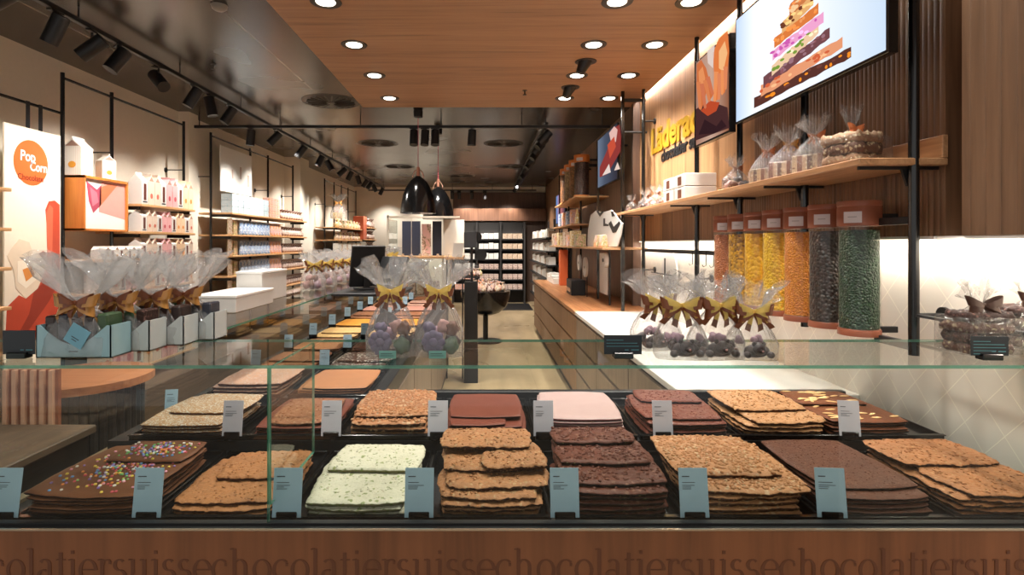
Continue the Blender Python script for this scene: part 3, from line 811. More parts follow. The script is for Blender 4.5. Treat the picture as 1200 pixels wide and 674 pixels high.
# ================================================================== RIGHT SIDE: WORKTOP AND CABINETS
YS = 5.2
wt = tag(MB().box(.85, 2.345, .865, 1.608, YS, .90, .004).build('worktop', m_marble, loc=(1.2, 3.8, .865)), 'white stone worktop along the tiled wall behind the counter', 'worktop')
mbk = MB(); mbk.box(.95, 4.55, .8995, 1.5, 4.95, .9015)
k = mbk.build('drain_board', M((205, 203, 200), .25), wt)
tag(MB().box(.85, YS+.005, .86, 1.592, 9.7, .90, .003).build('wooden_worktop', m_top, loc=(1.2, 7.4, .86)), 'brown wooden worktop on the drawer cabinets further back', 'worktop')
def cabinet(y0, y1, nd, label, mat):
    r = T('drawer_cabinet', label, 'cabinet', (1.2, (y0+y1)/2, 0), 'drawer cabinets below the worktops')
    MB().box(.90, y0+.002, .0, 1.59, y1-.002, .08).box(.885, y0+.002, .08, 1.59, y1-.002, .858).build('body', m_dark, r)
    H = (.845-.09)/nd
    for i in range(nd):
        MB().box(.862, y0+.006, .09+i*H+.012, .884, y1-.006, .09+(i+1)*H-.010, .002).build('drawer', mat, r)
ys = [2.36, 3.3, 4.25, YS]
for i in range(3): cabinet(ys[i], ys[i+1], 3 if i else 2, 'grey brown drawer cabinet under the white worktop, %s from the front' % ORD[i], m_taupe)
for i in range(4): cabinet(YS+i*1.12, YS+(i+1)*1.12, 3, 'brown drawer cabinet under the wooden worktop, %s from the white worktop' % ORD[i], wood('drawer_front', (118, 88, 62), (140, 106, 76), 'Z', .8, .5))

# ------------------------------------------------------------------ black post rack with the long shelf
RX = 1.49
def post(x, y, z0, z1, label, group, r=.016, arm=0, side=1):
    o = T('rack_post', label, 'post', (x, y, z0), group)
    MB().cyl((x, y, z0), (x, y, z1), r, n=14).build('pole', m_blackg, o, smooth=True)
    if arm: 
        for z in arm: MB().cyl((x, y, z), (x+side*(abs((1.6 if side > 0 else -3.5)-x)-.004), y, z), .007, n=8).cyl((x+side*(abs((1.6 if side > 0 else -3.5)-x)-.012), y, z), (x+side*(abs((1.6 if side > 0 else -3.5)-x)-.001), y, z), .028, n=14).build('wall_bracket', m_black, o, smooth=True)
    return o
post(RX, 1.90, 1.16, 3.14, 'thick black rack post nearest the camera beside the big screen', 'black posts along the tiled wall', .0165, (1.3, 2.6))
for i, y in enumerate((2.55, 3.2, 3.85, 5.15)):
    post(RX, y, 1.16, 3.0, ['black rack post behind the big bright screen', 'black rack post left of the big screen', 'black rack post below the hands picture screen', 'black rack post at the far end of the oak shelf'][i], 'black posts along the tiled wall', .0165, (1.3, 2.7))
sh = T('wall_shelf', 'long oak wall shelf holding cellophane bags of chocolate under the screens', 'shelf', (1.45, 3.6, 1.815))
MB().box(1.29, 1.885, 1.820, 1.598, 5.55, 1.845, .003).build('board', m_shelfw, sh)
MB().box(1.578, 1.885, 1.846, 1.598, 5.55, 1.925, .002).build('back_board', m_shelfw, sh)
for y in (1.92, 2.57, 3.22, 3.87, 5.17):
    MB().box(1.31, y-.006, 1.808, 1.59, y+.006, 1.820, .001).prism([(RX-.03, 1.809), (RX+.03, 1.809), (RX+.02, 1.75), (RX-.01, 1.75)], y-.005, y+.005, 'y').build('bracket', m_black, sh)
rl = T('rack_rail', 'black horizontal rail with hooks on the tiled wall', 'rail', (RX, 4.5, 1.49))
MB().box(RX-.004, 3.22, 1.47, RX+.004, 5.14, 1.50, .002).build('bar', m_black, rl)
for i in range(6):
    y = 3.3+i*.12
    MB().tube([(RX-.006, y, 1.495), (RX-.012, y, 1.49), (RX-.012, y, 1.40), (RX-.03, y, 1.392), (RX-.038, y, 1.405)], .003, 6).build('hook', m_black, rl)
rl2 = T('rack_rail', 'thin black rail across the tiles right of the nearest post', 'rail', (RX, 1.5, 1.3))
MB().cyl((RX, 1.2, 1.30), (RX, 1.885, 1.30), .006, n=8).build('bar', m_black, rl2)

# ------------------------------------------------------------------ dispensers with coloured fills
CX = 1.45; CR = .071
def bean(name, rgb, rgb2, sc=75):
    t = NT(name); v = t.coords(); vd = t.vor(v, sc); vc = t.vor(v, sc, 'Color')
    sp = t.t.nodes.new('ShaderNodeSeparateColor'); t.l(vc, sp.inputs[0])
    col = t.mix(sp.outputs[0], lin(rgb), lin(rgb2))
    return t.done(t.bsdf(col, .4, bump=t.math('SUBTRACT', 1.0, vd), bstr=1.0, bdist=.008))
canz = [2.12+i*.195 for i in range(7)]
fills = [('green', (44, 76, 50), (22, 46, 32), 120), ('dark brown', (36, 27, 26), (66, 47, 42), 80), ('orange', (238, 150, 38), (214, 116, 22), 130),
         ('yellow', (240, 196, 52), (216, 160, 30), 85), ('golden yellow', (236, 184, 48), (206, 140, 26), 60), ('yellow and brown', (222, 166, 44), (110, 70, 34), 65), ('copper brown', (190, 110, 62), (160, 84, 44), 130)]
mbase = None
m_copper = M((146, 84, 60), .4)
def dispenser(loc, R, z0, z1, fill, label, group, full=1.0, seed=0, capm=None, wallx=1.6, parts=True):
    x, y = loc; h = z1-z0; cm = capm or m_copper
    o = T('chocolate_dispenser', label, 'dispenser', (x, y, z0), group)
    base = MB().lathe([(R*.4, 0), (R*1.02, 0), (R*1.02, .022), (R*.98, .026), (R*.5, .026)], (x, y, z0), 28).build('base', cm, o, smooth=True)
    ft = z0+.03+(h-.13)*full
    mb = MB(); n = 36; mm = 46; vs = []; fs = []
    for j in range(mm+1):
        z = z0+.028+(ft-z0-.028)*j/mm
        for i in range(n):
            t = 2*PI*i/n
            q = noise.noise(Vector((math.cos(t)*9+seed, math.sin(t)*9, z*120)))*.0018
            vs.append((x+(R*.93+q)*math.cos(t), y+(R*.93+q)*math.sin(t), z))
    for j in range(mm):
        for i in range(n): fs.append((j*n+i, j*n+(i+1) % n, (j+1)*n+(i+1) % n, (j+1)*n+i))
    fs.append(tuple(range(mm*n, mm*n+n)))
    mb.add(vs, fs)
    fl = mb.build('filling', fill, o, smooth='all'); fl['kind'] = 'stuff'
    mb = MB(); mb.lathe([(R, z0+.024), (R, z1-.09)], (x, y, 0), 32); mb.f = [f for f in mb.f if len(f) == 4]; mb.mi = mb.mi[:len(mb.f)]
    mb.build('tube', m_glass, o, smooth='all')
    MB().lathe([(R*.5, 0), (R*1.035, 0), (R*1.035, .070), (R*1.015, .072), (R*1.015, .076), (R*1.04, .078), (R*1.04, .093), (R*1.02, .096), (R*.3, .096)], (x, y, z1-.096), 32).build('lid', cm, o, smooth=True)
    a = math.atan2(-y, -x)-.30
    ca, sa = math.cos(a), math.sin(a)
    pts = []
    mb = MB()
    vs = []; 
    for k in range(7):
        t = a-.42+.84*k/6
        for z in (z1-.085, z1-.042): vs.append((x+(R*1.045)*math.cos(t), y+(R*1.045)*math.sin(t), z))
    mb.add(vs, [(2*k, 2*k+2, 2*k+3, 2*k+1) for k in range(6)]); lb = mb.build('label', M((214, 208, 214), .6), o, smooth='all')
    mb = MB()
    for q, (zz, wd) in enumerate(((z1-.063, .2), (z1-.068, .14))):
        vs = [(x+(R*1.052)*math.cos(a-wd+2*wd*kk/4+(.1 if q else 0)), y+(R*1.052)*math.sin(a-wd+2*wd*kk/4), z2) for kk in range(5) for z2 in (zz, zz+.0016)]
        mb.add(vs, [(2*kk, 2*kk+2, 2*kk+3, 2*kk+1) for kk in range(4)])
    mb.build('lettering', m_ink, lb, smooth='all')
    for z in (z0+.02, z1-.06): MB().box(x+R*.9, y-.008, z-.012, wallx-.003, y+.008, z+.012, .002).build('wall_arm', m_black, o)
    return o
for i, (nm, c1, c2, sc) in enumerate(fills):
    dispenser((CX, canz[i]), CR, 1.195, 1.712, bean('fill_'+nm.replace(' ', '_'), c1, c2, sc), 'tall clear dispenser tube filled with %s pieces and a copper lid' % nm, 'dispenser tubes on the tiled wall', .97, i*3.3)
br = T('rack_bracket', 'dark metal arm pair between nearest post and green dispenser', 'bracket', (RX, 1.95, 1.2))
for z in (1.19, 1.63):
    MB().box(1.478, 1.9, z-.014, 1.50, 2.08, z+.014, .002).build('arm', m_black, br)

# white disc like plate + holder hanging on tiles
o = T('wall_holder', 'round white disc on a black wire holder hanging before the tiles', 'holder', (RX, 4.7, 1.35))
MB().cyl((1.585, 4.72, 1.30), (1.60, 4.72, 1.30), .19, n=40).build('disc', m_white, o, smooth=True)
MB().tube([(1.55, 4.5, 1.28), (1.55, 5.1, 1.28)], .006, 6).tube([(1.55, 4.72, 1.20), (1.55, 4.72, 1.42)], .006, 6).tube([(1.55, 4.45, 1.16), (1.50, 5.12, 1.24)], .008, 6).build('wire', m_black, o)

for ya, yb, xx, w_ in ((1.92, 5.6, 1.575, 'above the tiles behind the dispensers'), (.3, 1.79, 1.572, 'above the tiles at the right edge')):
    o = T('led_strip', 'thin warm light strip under the wooden cladding %s' % w_, 'light strip', (xx, (ya+yb)/2, 1.56), 'light strips under the cladding')
    MB().box(xx, ya, 1.5635, xx+.012, yb, 1.5745).build('profile', m_white, o)
    MB().box(xx+.001, ya, 1.5600, xx+.011, yb, 1.5634).build('diffuser', emit((255, 236, 205), 4, 'strip_glow'), o)
# ------------------------------------------------------------------ screens and logo
def scr(label, X, y0, y1, z0, z1, t=.035, loc=None, bg=None, strength=1.0, name='display_screen'):
    o = T(name, label, 'screen', (X+t/2, (y0+y1)/2, z0), 'display screens on the right wall')
    MB().box(X, y0, z0, X+t, y1, z1, .002).build('housing', m_blackg, o)
    b = .012
    MB().box(X-.0015, y0+b, z0+b, X, y1-b, z1-b).build('panel', bg, o)
    mb = MB(); mb.cyl((X+t, y0+.1, z1-.08), (1.60, y0+.1, z1-.08), .012, n=8); mb.cyl((X+t, y1-.1, z1-.08), (1.60, y1-.1, z1-.08), .012, n=8); mb.build('mount', m_black, o)
    return o
def m_screen(name, stops, strength, axis=1, sc=1.0, off=0):
    t = NT(name); tc = t.t.nodes.new('ShaderNodeTexCoord'); sp = t.t.nodes.new('ShaderNodeSeparateXYZ'); t.l(tc.outputs['Generated'], sp.inputs[0])
    col = t.ramp(sp.outputs[axis], stops)
    e = t.t.nodes.new('ShaderNodeEmission'); t.l(col, e.inputs[0]); e.inputs[1].default_value = strength
    return t.done(e)
SX = 1.35
b1 = m_screen('bright_screen', [(0, lin((196, 214, 234))), (.35, lin((232, 238, 246))), (.8, lin((244, 247, 250))), (1, lin((186, 208, 236)))], 1.0)
s1 = scr('large bright screen showing a pyramid of stacked chocolate on white', SX, 1.83, 2.95, 2.19, 2.76, .035, bg=b1)
_em = {}
def EM(rgb, s=.95):
    k = (rgb, s)
    if k not in _em: _em[k] = emit(rgb, s, 'screen_picture')
    return _em[k]
def pixpoly(pts, X, rgbm, mats, mb, lay=0):
    ps = [onx(px, py, X) for px, py in pts]
    if rgbm not in mats: mats.append(rgbm)
    mb.mat(mats.index(rgbm))
    x = X-.0016-.00025*lay
    mb.add([(x, p.y, p.z) for p in ps], [tuple(range(len(ps)))])
rs = random.Random(5)
mats = []; mb = MB()
# slanted layers of the pyramid, bottom to top: (left end, right end, thickness, colour, blobs)
Ls = [((884, 121), (998, 62), 12, (88, 50, 42), (240, 140, 40)), ((892, 108), (988, 50), 13, (224, 150, 110), (206, 96, 60)),
      ((895, 98), (973, 39), 13, (112, 70, 74), (150, 110, 120)), ((905, 84), (960, 34), 12, (232, 196, 160), (120, 150, 60)),
      ((906, 66), (966, 20), 12, (232, 160, 200), (200, 90, 170)), ((908, 52), (960, 10), 12, (214, 120, 60), (232, 150, 90)), ((917, 34), (954, 0), 14, (224, 170, 110), (110, 60, 40)), ((926, 14), (946, -6), 14, (200, 120, 70), (240, 200, 150))]
for i, (a, b, th, c1, c2) in enumerate(Ls):
    n = 14; up = []; lo = []
    for k in range(n+1):
        f = k/n; x = a[0]+(b[0]-a[0])*f; y = a[1]+(b[1]-a[1])*f
        up.append((x, y-th*.55+rs.uniform(-1.2, 1.2))); lo.append((x, y+th*.45+rs.uniform(-1, 1)))
    for k in range(n): pixpoly([up[k], up[k+1], lo[k+1], lo[k]], SX, EM(c1), mats, mb, i)
    for k in range(16):
        f = rs.random(); x = a[0]+(b[0]-a[0])*f; y = a[1]+(b[1]-a[1])*f+rs.uniform(-th*.4, th*.25)
        r1, r2 = rs.uniform(1.6, 3.6), rs.uniform(1.2, 2.6)
        cc = c2 if rs.random() < .65 else tuple(min(255, int(v*1.25)) for v in c1)
        pixpoly([(x+r1*math.cos(t*PI/4), y-r1*.4*math.cos(t*PI/4)+r2*math.sin(t*PI/4)) for t in range(8)], SX, EM(cc), mats, mb, i+9+k*.2)
p = mb.build('picture', mats, s1)
b2 = m_screen('hands_screen', [(0, lin((150, 96, 70))), (.5, lin((206, 170, 150))), (1, lin((176, 130, 110)))], .8)
s2 = scr('portrait screen showing two hands breaking dark chocolate', SX, 3.02, 3.51, 2.165, 2.715, .035, bg=b2)
mats = []; mb = MB()
def blob(pts, rgb, lay, X=SX, s=.85): pixpoly(pts, X, EM(rgb, s), mats, mb, lay)
blob([(815, 165), (816, 128), (824, 122), (834, 130), (842, 122), (853, 126), (855, 150)], (74, 44, 44), 1)
blob([(819, 158), (826, 140), (840, 148), (846, 140), (852, 148), (838, 156)], (52, 30, 34), 2)
blob([(817, 76), (822, 70), (828, 80), (831, 92), (836, 112), (832, 118), (829, 104), (826, 118), (822, 130), (819, 122), (817, 96)], (208, 112, 64), 3)
blob([(819, 84), (824, 78), (827, 92), (824, 108), (820, 104)], (230, 146, 92), 4)
blob([(836, 62), (843, 45), (853, 36), (855, 60), (853, 84), (850, 108), (846, 112), (846, 92), (842, 116), (838, 120), (839, 98), (837, 84)], (226, 124, 66), 3)
blob([(843, 60), (850, 48), (853, 62), (848, 84), (843, 80)], (246, 186, 128), 4)
blob([(845, 86), (849, 80), (849, 100), (846, 104)], (250, 232, 210), 5)
blob([(822, 130), (832, 118), (844, 120), (840, 130), (830, 136)], (190, 76, 44), 5)
def finger(a, b, w0, w1, rgb, lay):
    dx, dy = b[0]-a[0], b[1]-a[1]; q = math.hypot(dx, dy); nx, ny = -dy/q, dx/q
    blob([(a[0]+nx*w0, a[1]+ny*w0), (b[0]+nx*w1, b[1]+ny*w1), (b[0]+dx/q*w1, b[1]+dy/q*w1), (b[0]-nx*w1, b[1]-ny*w1), (a[0]-nx*w0, a[1]-ny*w0)], rgb, lay)
for k, (a, b) in enumerate((((819, 96), (821, 127)), ((823, 98), (827, 126)), ((827, 94), (832, 118)), ((830, 90), (836, 110)))): finger(a, b, 2.6, 1.6, (218-10*(k % 2), 128-12*(k % 2), 80), 6+k)
for k, (a, b) in enumerate((((840, 84), (838, 118)), ((844, 86), (843, 116)), ((848, 82), (847, 110)), ((851, 78), (851, 104)))): finger(a, b, 2.6, 1.5, (236-12*(k % 2), 146-12*(k % 2), 90), 6+k)
blob([(829, 60), (838, 52), (836, 80), (830, 74)], (226, 206, 196), 3)
mb.build('picture', mats, s2)
# sign on the cladding
lg = T('shop_sign', 'raised yellow shop lettering on the lit wooden wall', 'sign', (1.59, 4.6, 2.3))
m_gold = M((160, 124, 28), .4)
LX = 1.594
pa = onx(763.5, 181, LX)
put_text('lettering', 'Läderach', .325, m_gold, (LX, pa.y, pa.z), (0, -1, 0), (0, 0, 1), lg, .008, .010, 0, 'LEFT', 1, 1.32)
lg2 = T('shop_tagline', 'small black tagline lettering below the yellow sign', 'sign', (1.59, 4.8, 2.15))
pb = onx(776, 190, LX)
put_text('lettering', 'chocolatier suisse', .152, m_black, (LX, 4.95, 2.285), (0, -1, 0), (0, 0, 1), lg2, .004, .004, 0, 'LEFT', 1, 1.0)
# ================================================================== CELLOPHANE GIFT BAGS
m_ybow = organza('yellow_organza', (248, 220, 122)); m_bbow = M((122, 64, 28), .4); m_brbow = M((72, 44, 30), .5); m_gbow = M((186, 132, 66), .3)
def ribbon(mb, pts, w, wdir):
    vs = []; wd = Vector(wdir).normalized()
    for i, p in enumerate(pts):
        k = w[i] if isinstance(w, (list, tuple)) else w
        p = Vector(p); vs += [p-wd*k/2, p+wd*k/2]
    mb.add(vs, [(2*i, 2*i+1, 2*i+3, 2*i+2) for i in range(len(pts)-1)])
def bow(mb, c, s, seed=0, tails=True, up=0):
    rs = random.Random(seed); c = Vector(c)
    for sg in (-1, 1):
        for lo in (0, 1):
            L = s*(1.05-.2*lo); dz = s*(.30-.52*lo); pts = []; ws = []
            for k in range(13):
                a = k/12*2*PI; q = .5-.5*math.cos(a)
                pts.append(c+Vector((sg*L*q, -s*.05-s*.30*math.sin(a)-s*.1*q, dz*q+up+rs.uniform(-.02, .02)*s)))
                ws.append(s*(.14+.50*q**.8))
            ribbon(mb, pts, ws, (.25*sg*(1-2*lo), .18, 1))
        if tails:
            for q in (0, 1):
                e = sg*s*(.35+.6*q); pts = [c, c+Vector((e*.5, -s*.12, -s*.3)), c+Vector((e*.9, -s*.2, -s*.62)), c+Vector((e*1.05, -s*.12, -s*(.95-.15*q)))]
                ribbon(mb, pts, [s*.08, s*.22, s*.30, s*.34], (1, .0, .5*sg))
    k = len(mb.v); mb.ell(c+Vector((0, -s*.1, 0)), (s*.16, s*.12, s*.16), 8, 6)
def bag_mesh(w, d, hb, neck, fan, hf, seed, NT_=72, pleat=14, rag=.018):
    rs = random.Random(seed); vs = []; fs = []; rows = []
    zs = [0, .004, hb*.15, hb*.35, hb*.55, hb*.72, hb*.84, hb*.93, hb*.98, hb]
    zf = [hb+hf*f for f in (.05, .12, .25, .4, .55, .7, .85, 1.0)]
    ph = [rs.uniform(0, 6) for _ in range(6)]
    for j, z in enumerate(zs+zf):
        row = []
        for i in range(NT_):
            t = 2*PI*i/NT_; ct, st = math.cos(t), math.sin(t)
            if z <= hb:
                f = z/hb
                k = 1 if f < .35 else 1-((f-.35)/.65)**1.35
                ex = .45
                rx = w/2*(abs(ct)**ex)*(1 if ct > 0 else -1); ry = d/2*(abs(st)**ex)*(1 if st > 0 else -1)
                r = (Vector((rx, ry))*k+Vector((ct, st))*neck*(1-k))
                a = .035+.25*(1-k)*k+.1*f
                r *= 1+a*(.5*math.sin(pleat*t+ph[0]+f*2)+.5*noise.noise(Vector((ct*3+seed, st*3, z*26))))
                zz = z
            else:
                f = (z-hb)/hf
                k = neck+(fan-neck)*(f**.75)
                am = .12+.5*f
                r = Vector((ct, st*.75))*k*(1+am*(.6*math.sin(pleat*t+ph[1]+f*1.5)+.6*noise.noise(Vector((ct*4+seed, st*4, f*2.5)))))
                zz = z+f*rag*(math.sin(5*t+ph[2])+math.sin(11*t+ph[3])*.7)
            row.append(len(vs)); vs.append((r.x, r.y, zz))
        rows.append(row)
    for j in range(len(rows)-1):
        for i in range(NT_): fs.append((rows[j][i], rows[j][(i+1) % NT_], rows[j+1][(i+1) % NT_], rows[j+1][i]))
    fs.append(tuple(reversed(rows[0])))
    return vs, fs
def gift_bag(label, w, d, hb, fan, hf, seed, bows=((m_ybow, 1.0, 0),), bs=.03, mat=None, group=None, loc=(0, 0, 0), rz=0, name='gift_bag', neck=.010, pleat=14):
    r = T(name, label, 'gift bag', loc, group, rz)
    mb = MB(); vs, fs = bag_mesh(w, d, hb, neck, fan, hf, seed, pleat=pleat); mb.add(vs, fs)
    mb.build('cellophane', mat or m_cello, r, False, 'all')
    for i, (bm, sc, up) in enumerate(bows):
        mb = MB(); bow(mb, (0, -neck-.006*(i+1), hb+up), bs*sc, seed+i, True)
        mb.build('ribbon_bow', bm, r, False, 'all')
    return r
def lump(mb, c, r, seed, sq=(1, 1, 1), n=16, amp=.22):
    k = len(mb.v); mb.ell((0, 0, 0), 1.0, n, n*2//3)
    for i in range(k, len(mb.v)):
        p = Vector(mb.v[i]); q = 1+noise.noise(p*1.6+Vector((seed*3.1, 0, seed)))*amp*2
        mb.v[i] = (c[0]+p.x*q*r*sq[0], c[1]+p.y*q*r*sq[1], c[2]+p.z*q*r*sq[2])
m_purple = M((104, 92, 122), .5, var=.12); m_grn = M((62, 88, 58), .45, var=.1); m_dkc = M((52, 36, 32), .4, var=.1)
m_rose = M((196, 150, 142), .5, var=.1); m_mchoc = M((120, 76, 54), .4, var=.1); m_lil = M((170, 136, 150), .5, var=.1)
def place_bag_front():
    # two tall bags with flower shaped chocolates
    for i, (px, nm) in enumerate(((459, 'left'), (515, 'right'))):
        y = 1.475; p = P(px, 420, y); x = p.x
        z0 = TOPZ+.001
        gift_bag('clear cellophane bag of flower chocolates with yellow bow, %s one of the pair' % nm, .128, .10, .168, .078, .072, 40+i, ((m_bbow, 1.25, -.010), (m_ybow, 1.05, .004)), .030, None, 'pair of tall gift bags on the glass', (x, y, z0), 0, pleat=17)
        # flower chocolate
        o = T('flower_chocolate', 'lilac grey flower chocolate standing in the %s tall gift bag' % nm, 'chocolate', (x-.026+.012*i, y-.028, z0+.003))
        mb = MB()
        for k in range(8):
            a = 2*PI*k/8; mb.ell((math.cos(a)*.019, 0, .034+math.sin(a)*.019), (.013, .007, .013), 10, 7)
        mb.ell((0, -.006, .034), (.012, .006, .012), 10, 7); mb.box(-.014, -.005, 0, .014, .008, .02, .003)
        mb.build('petals', m_purple, o, False, 'all')
        cols = [(m_grn, 'dark green'), (m_rose, 'dusty rose'), (m_dkc, 'dark'), (m_lil, 'lilac'), (m_dkc, 'black brown'), (m_purple, 'purple grey'), (m_mchoc, 'milk brown')]
        spots = [(.030, -.012, .024, .021), (.012, .004, .074, .017), (-.034, .022, .022, .019), (-.01, .018, .050, .018), (.034, .02, .03, .019), (-.03, .012, .068, .016), (.034, 0, .068, .018)]
        for (mt_, wd), (dx, dy, dz, r) in zip(cols, spots):
            mb = MB(); lump(mb, (0, 0, 0), r, dz*50+dx*30+i, (1, .85, 1.05)); 
            oo = mb.build('filled_chocolate', mt_, None, False, 'all'); oo.location = (x+dx, y+dy, z0+max(dz, r*1.02))
            tag(oo, '%s chocolate lump inside the %s tall gift bag' % (wd, nm), 'chocolate', 'chocolates in the tall gift bags')
        cd = T('shelf_tag', 'small pale green price tag before the %s tall gift bag' % nm, 'price tag', (x+.0, y-.062, z0))
        MB().box(-.022, 0, 0, .022, .0015, .020).build('card', M((120, 176, 168), .5), cd, False)
        mb = MB(); mb.box(-.018, -.0004, .012, .012, 0, .0135).box(-.018, -.0004, .007, .016, 0, .0082); mb.build('lettering', m_ink, cd, False)
place_bag_front()
# bear / egg bags right of centre
names = ['nearest the black sign', 'second from the black sign', 'third from the black sign', 'fourth from the black sign', 'rightmost of the row']
for i, (px, yb, s, pyb) in enumerate(((768, 1.56, 1.08, 0), (797, 1.44, 1.1, 0), (838, 1.44, 1.1, 0), (868, 1.60, .9, 0), (880, 1.43, .98, 0))):
    if i == 3: continue
    y = yb; x = (px-VX)*y/F; z0 = TOPZ+.001
    gift_bag('cellophane bag of chocolate bears with yellow brown bow, %s' % names[i], .118*s, .09*s, .122*s, .066*s, .062*s, 60+i, ((m_bbow, 1.35, -.004), (m_ybow, 1.05, .004)), .034*s, None, 'bow tied bags right of the aisle', (x, y, z0), random.Random(i).uniform(-.2, .2), pleat=15)
    # bear chocolate: body, head, ears, snout in one piece
    o = T('chocolate_bear', 'dark chocolate bear lying in the bow tied bag, %s' % names[i], 'chocolate figure', (x+.006, y-.022, z0+.003), 'chocolate bears in bags')
    mb = MB(); mb.ell((0, .004, .018*s), (.034*s, .018*s, .018*s), 16, 10); mb.ell((0, -.010, .024*s), (.017*s, .015*s, .016*s), 14, 10)
    for sg in (-1, 1): mb.ell((sg*.013*s, -.008, .038*s), (.006*s, .004*s, .006*s), 8, 6)
    mb.ell((0, -.024*s, .021*s), (.008*s, .006*s, .006*s), 8, 6)
    for sg in (-1, 1): mb.ell((sg*.030*s, -.010*s, .010*s), (.010*s, .012*s, .009*s), 8, 6)
    mb.build('figure', m_dkc, o, False, 'all')
    MB().ell((0, -.030*s, .0225*s), (.003*s, .002*s, .0025*s), 8, 5).build('nose', m_rose, o, False, 'all')
    rs = random.Random(80+i)
    for k in range(9):
        dx, dy = rs.uniform(-.04, .04)*s, rs.uniform(-.0, .03)*s; r = rs.uniform(.009, .013)*s
        mb = MB(); lump(mb, (0, 0, 0), r, k+i*3, n=12)
        oo = mb.build('filled_chocolate', [m_mchoc, m_dkc, m_lil][k % 3], None, False, 'all'); oo.location = (x+dx, y+dy, z0+.012+(k % 3)*.016*s)
        tag(oo, '%s chocolate piece in the bear bag, %s' % (['milk brown', 'dark', 'pale pinkish'][k % 3], names[i]), 'chocolate', 'loose chocolates in bear bag %s' % names[i])
# black sign cards
def sign(loc, w, h, label, rz=0, lines=3, hw=.05):
    r = T('sign_card', label, 'sign', loc, 'black sign cards on the glass top', rz)
    MB().box(-hw/2, -.012, 0, hw/2, .016, .016, .002).build('holder', m_blackg, r, False)
    MB().box(-w/2, 0, .010, w/2, .002, .010+h, .0005).build('card', M((22, 30, 38), .4), r, False)
    mb = MB(); z = h-.004
    for i in range(lines):
        mb.box(-w/2+.006, -.0006, z, -w/2+.006+w*(.45, .82, .86, .6, .5)[i % 5], 0, z+.0016); z -= .008
    mb.box(w*.05, -.0006, .020, w*.15, 0, .0225).box(w*.22, -.0006, .020, w*.42, 0, .0225)
    mb.build('lettering', M((70, 130, 140), .5), r, False)
    return r
sign(((730-VX)*1.42/F, 1.42, TOPZ+.001), .098, .050, 'black sign card in front of the bow tied bags', 0, 3)
sign(((1160-VX)*1.40/F, 1.40, TOPZ+.001), .092, .050, 'black sign card leaning before the wrapped chocolate stacks', -.06, 5)
sign(((22-VX)*1.42/F, 1.42, TOPZ+.001), .085, .062, 'dark blank sign card at left end of glass top', 0, 0)

# wrapped stacks of slabs at right end of the glass top
m_rocky = choc('rocky_chocolate', (108, 78, 66), (190, 176, 140), 90, .4, mot=(60, 40, 36), bstr=1)
m_rocky2 = choc('rocky_dark', (64, 44, 38), (128, 92, 84), 90, .35, mot=(44, 30, 28), bstr=1)
m_wrap = cello('clear_wrap', .05)
def wrapped_stack(x, y, z0, w, d, h, label, grp, bowm, seed, lay=4, rz=0, bs=.045, mats=None, hf=.05):
    r = gift_bag(label, w*1.08, d*1.1, h*1.18, .035, hf, seed, ((bowm, 1.0, -.002),), bs, m_wrap, grp, (x, y, z0), rz, 'wrapped_slabs', neck=.010, pleat=9)
    cel = [c for c in r.children if c.name.startswith('cellophane')][0]
    me = cel.data
    for v in me.vertices:       # boxy wrap
        if v.co.z < h*1.0 and v.co.z > .003: 
            q = max(abs(v.co.x)/(w*.54), abs(v.co.y)/(d*.55), 1e-4)
            if q < 1 and v.co.z < h*.98: v.co.x /= q; v.co.y /= q
    rs = random.Random(seed); t = h/lay
    for k in range(lay):
        o = slab('almond_milk', (x, y, z0+.002+k*t), w*.97, d*.95, 'layer of nutty chocolate wrapped in cellophane, %s from bottom, %s' % (ORD[k], grp), 'slices in wrapped stacks %s' % grp, seed+k, 26, rz)
        o.data.materials[0] = (mats or (m_rocky, m_rocky2))[k % 2]; o.data.materials[1] = (mats or (m_rocky, m_rocky2))[k % 2]
        zs = t*.92/.0125
        for v in o.data.vertices: v.co.z *= zs*1.0
    return r
wrapped_stack((1145-VX)*1.50/F, 1.50, TOPZ+.001, .135, .10, .112, 'cellophane wrapped chocolate stack with brown bow, behind the right black sign', 'behind the right sign', m_brbow, 91)
wrapped_stack((1222-VX)*1.56/F, 1.60, TOPZ+.001, .15, .11, .115, 'cellophane wrapped chocolate stack with brown bow, at the right end', 'at the right end', m_brbow, 95)

nou_a = choc('nougat_light', (190, 160, 130), (232, 220, 190), 90, .4, bstr=1); nou_b = choc('wafer', (206, 176, 136), (120, 80, 60), 60, .3, bstr=1)
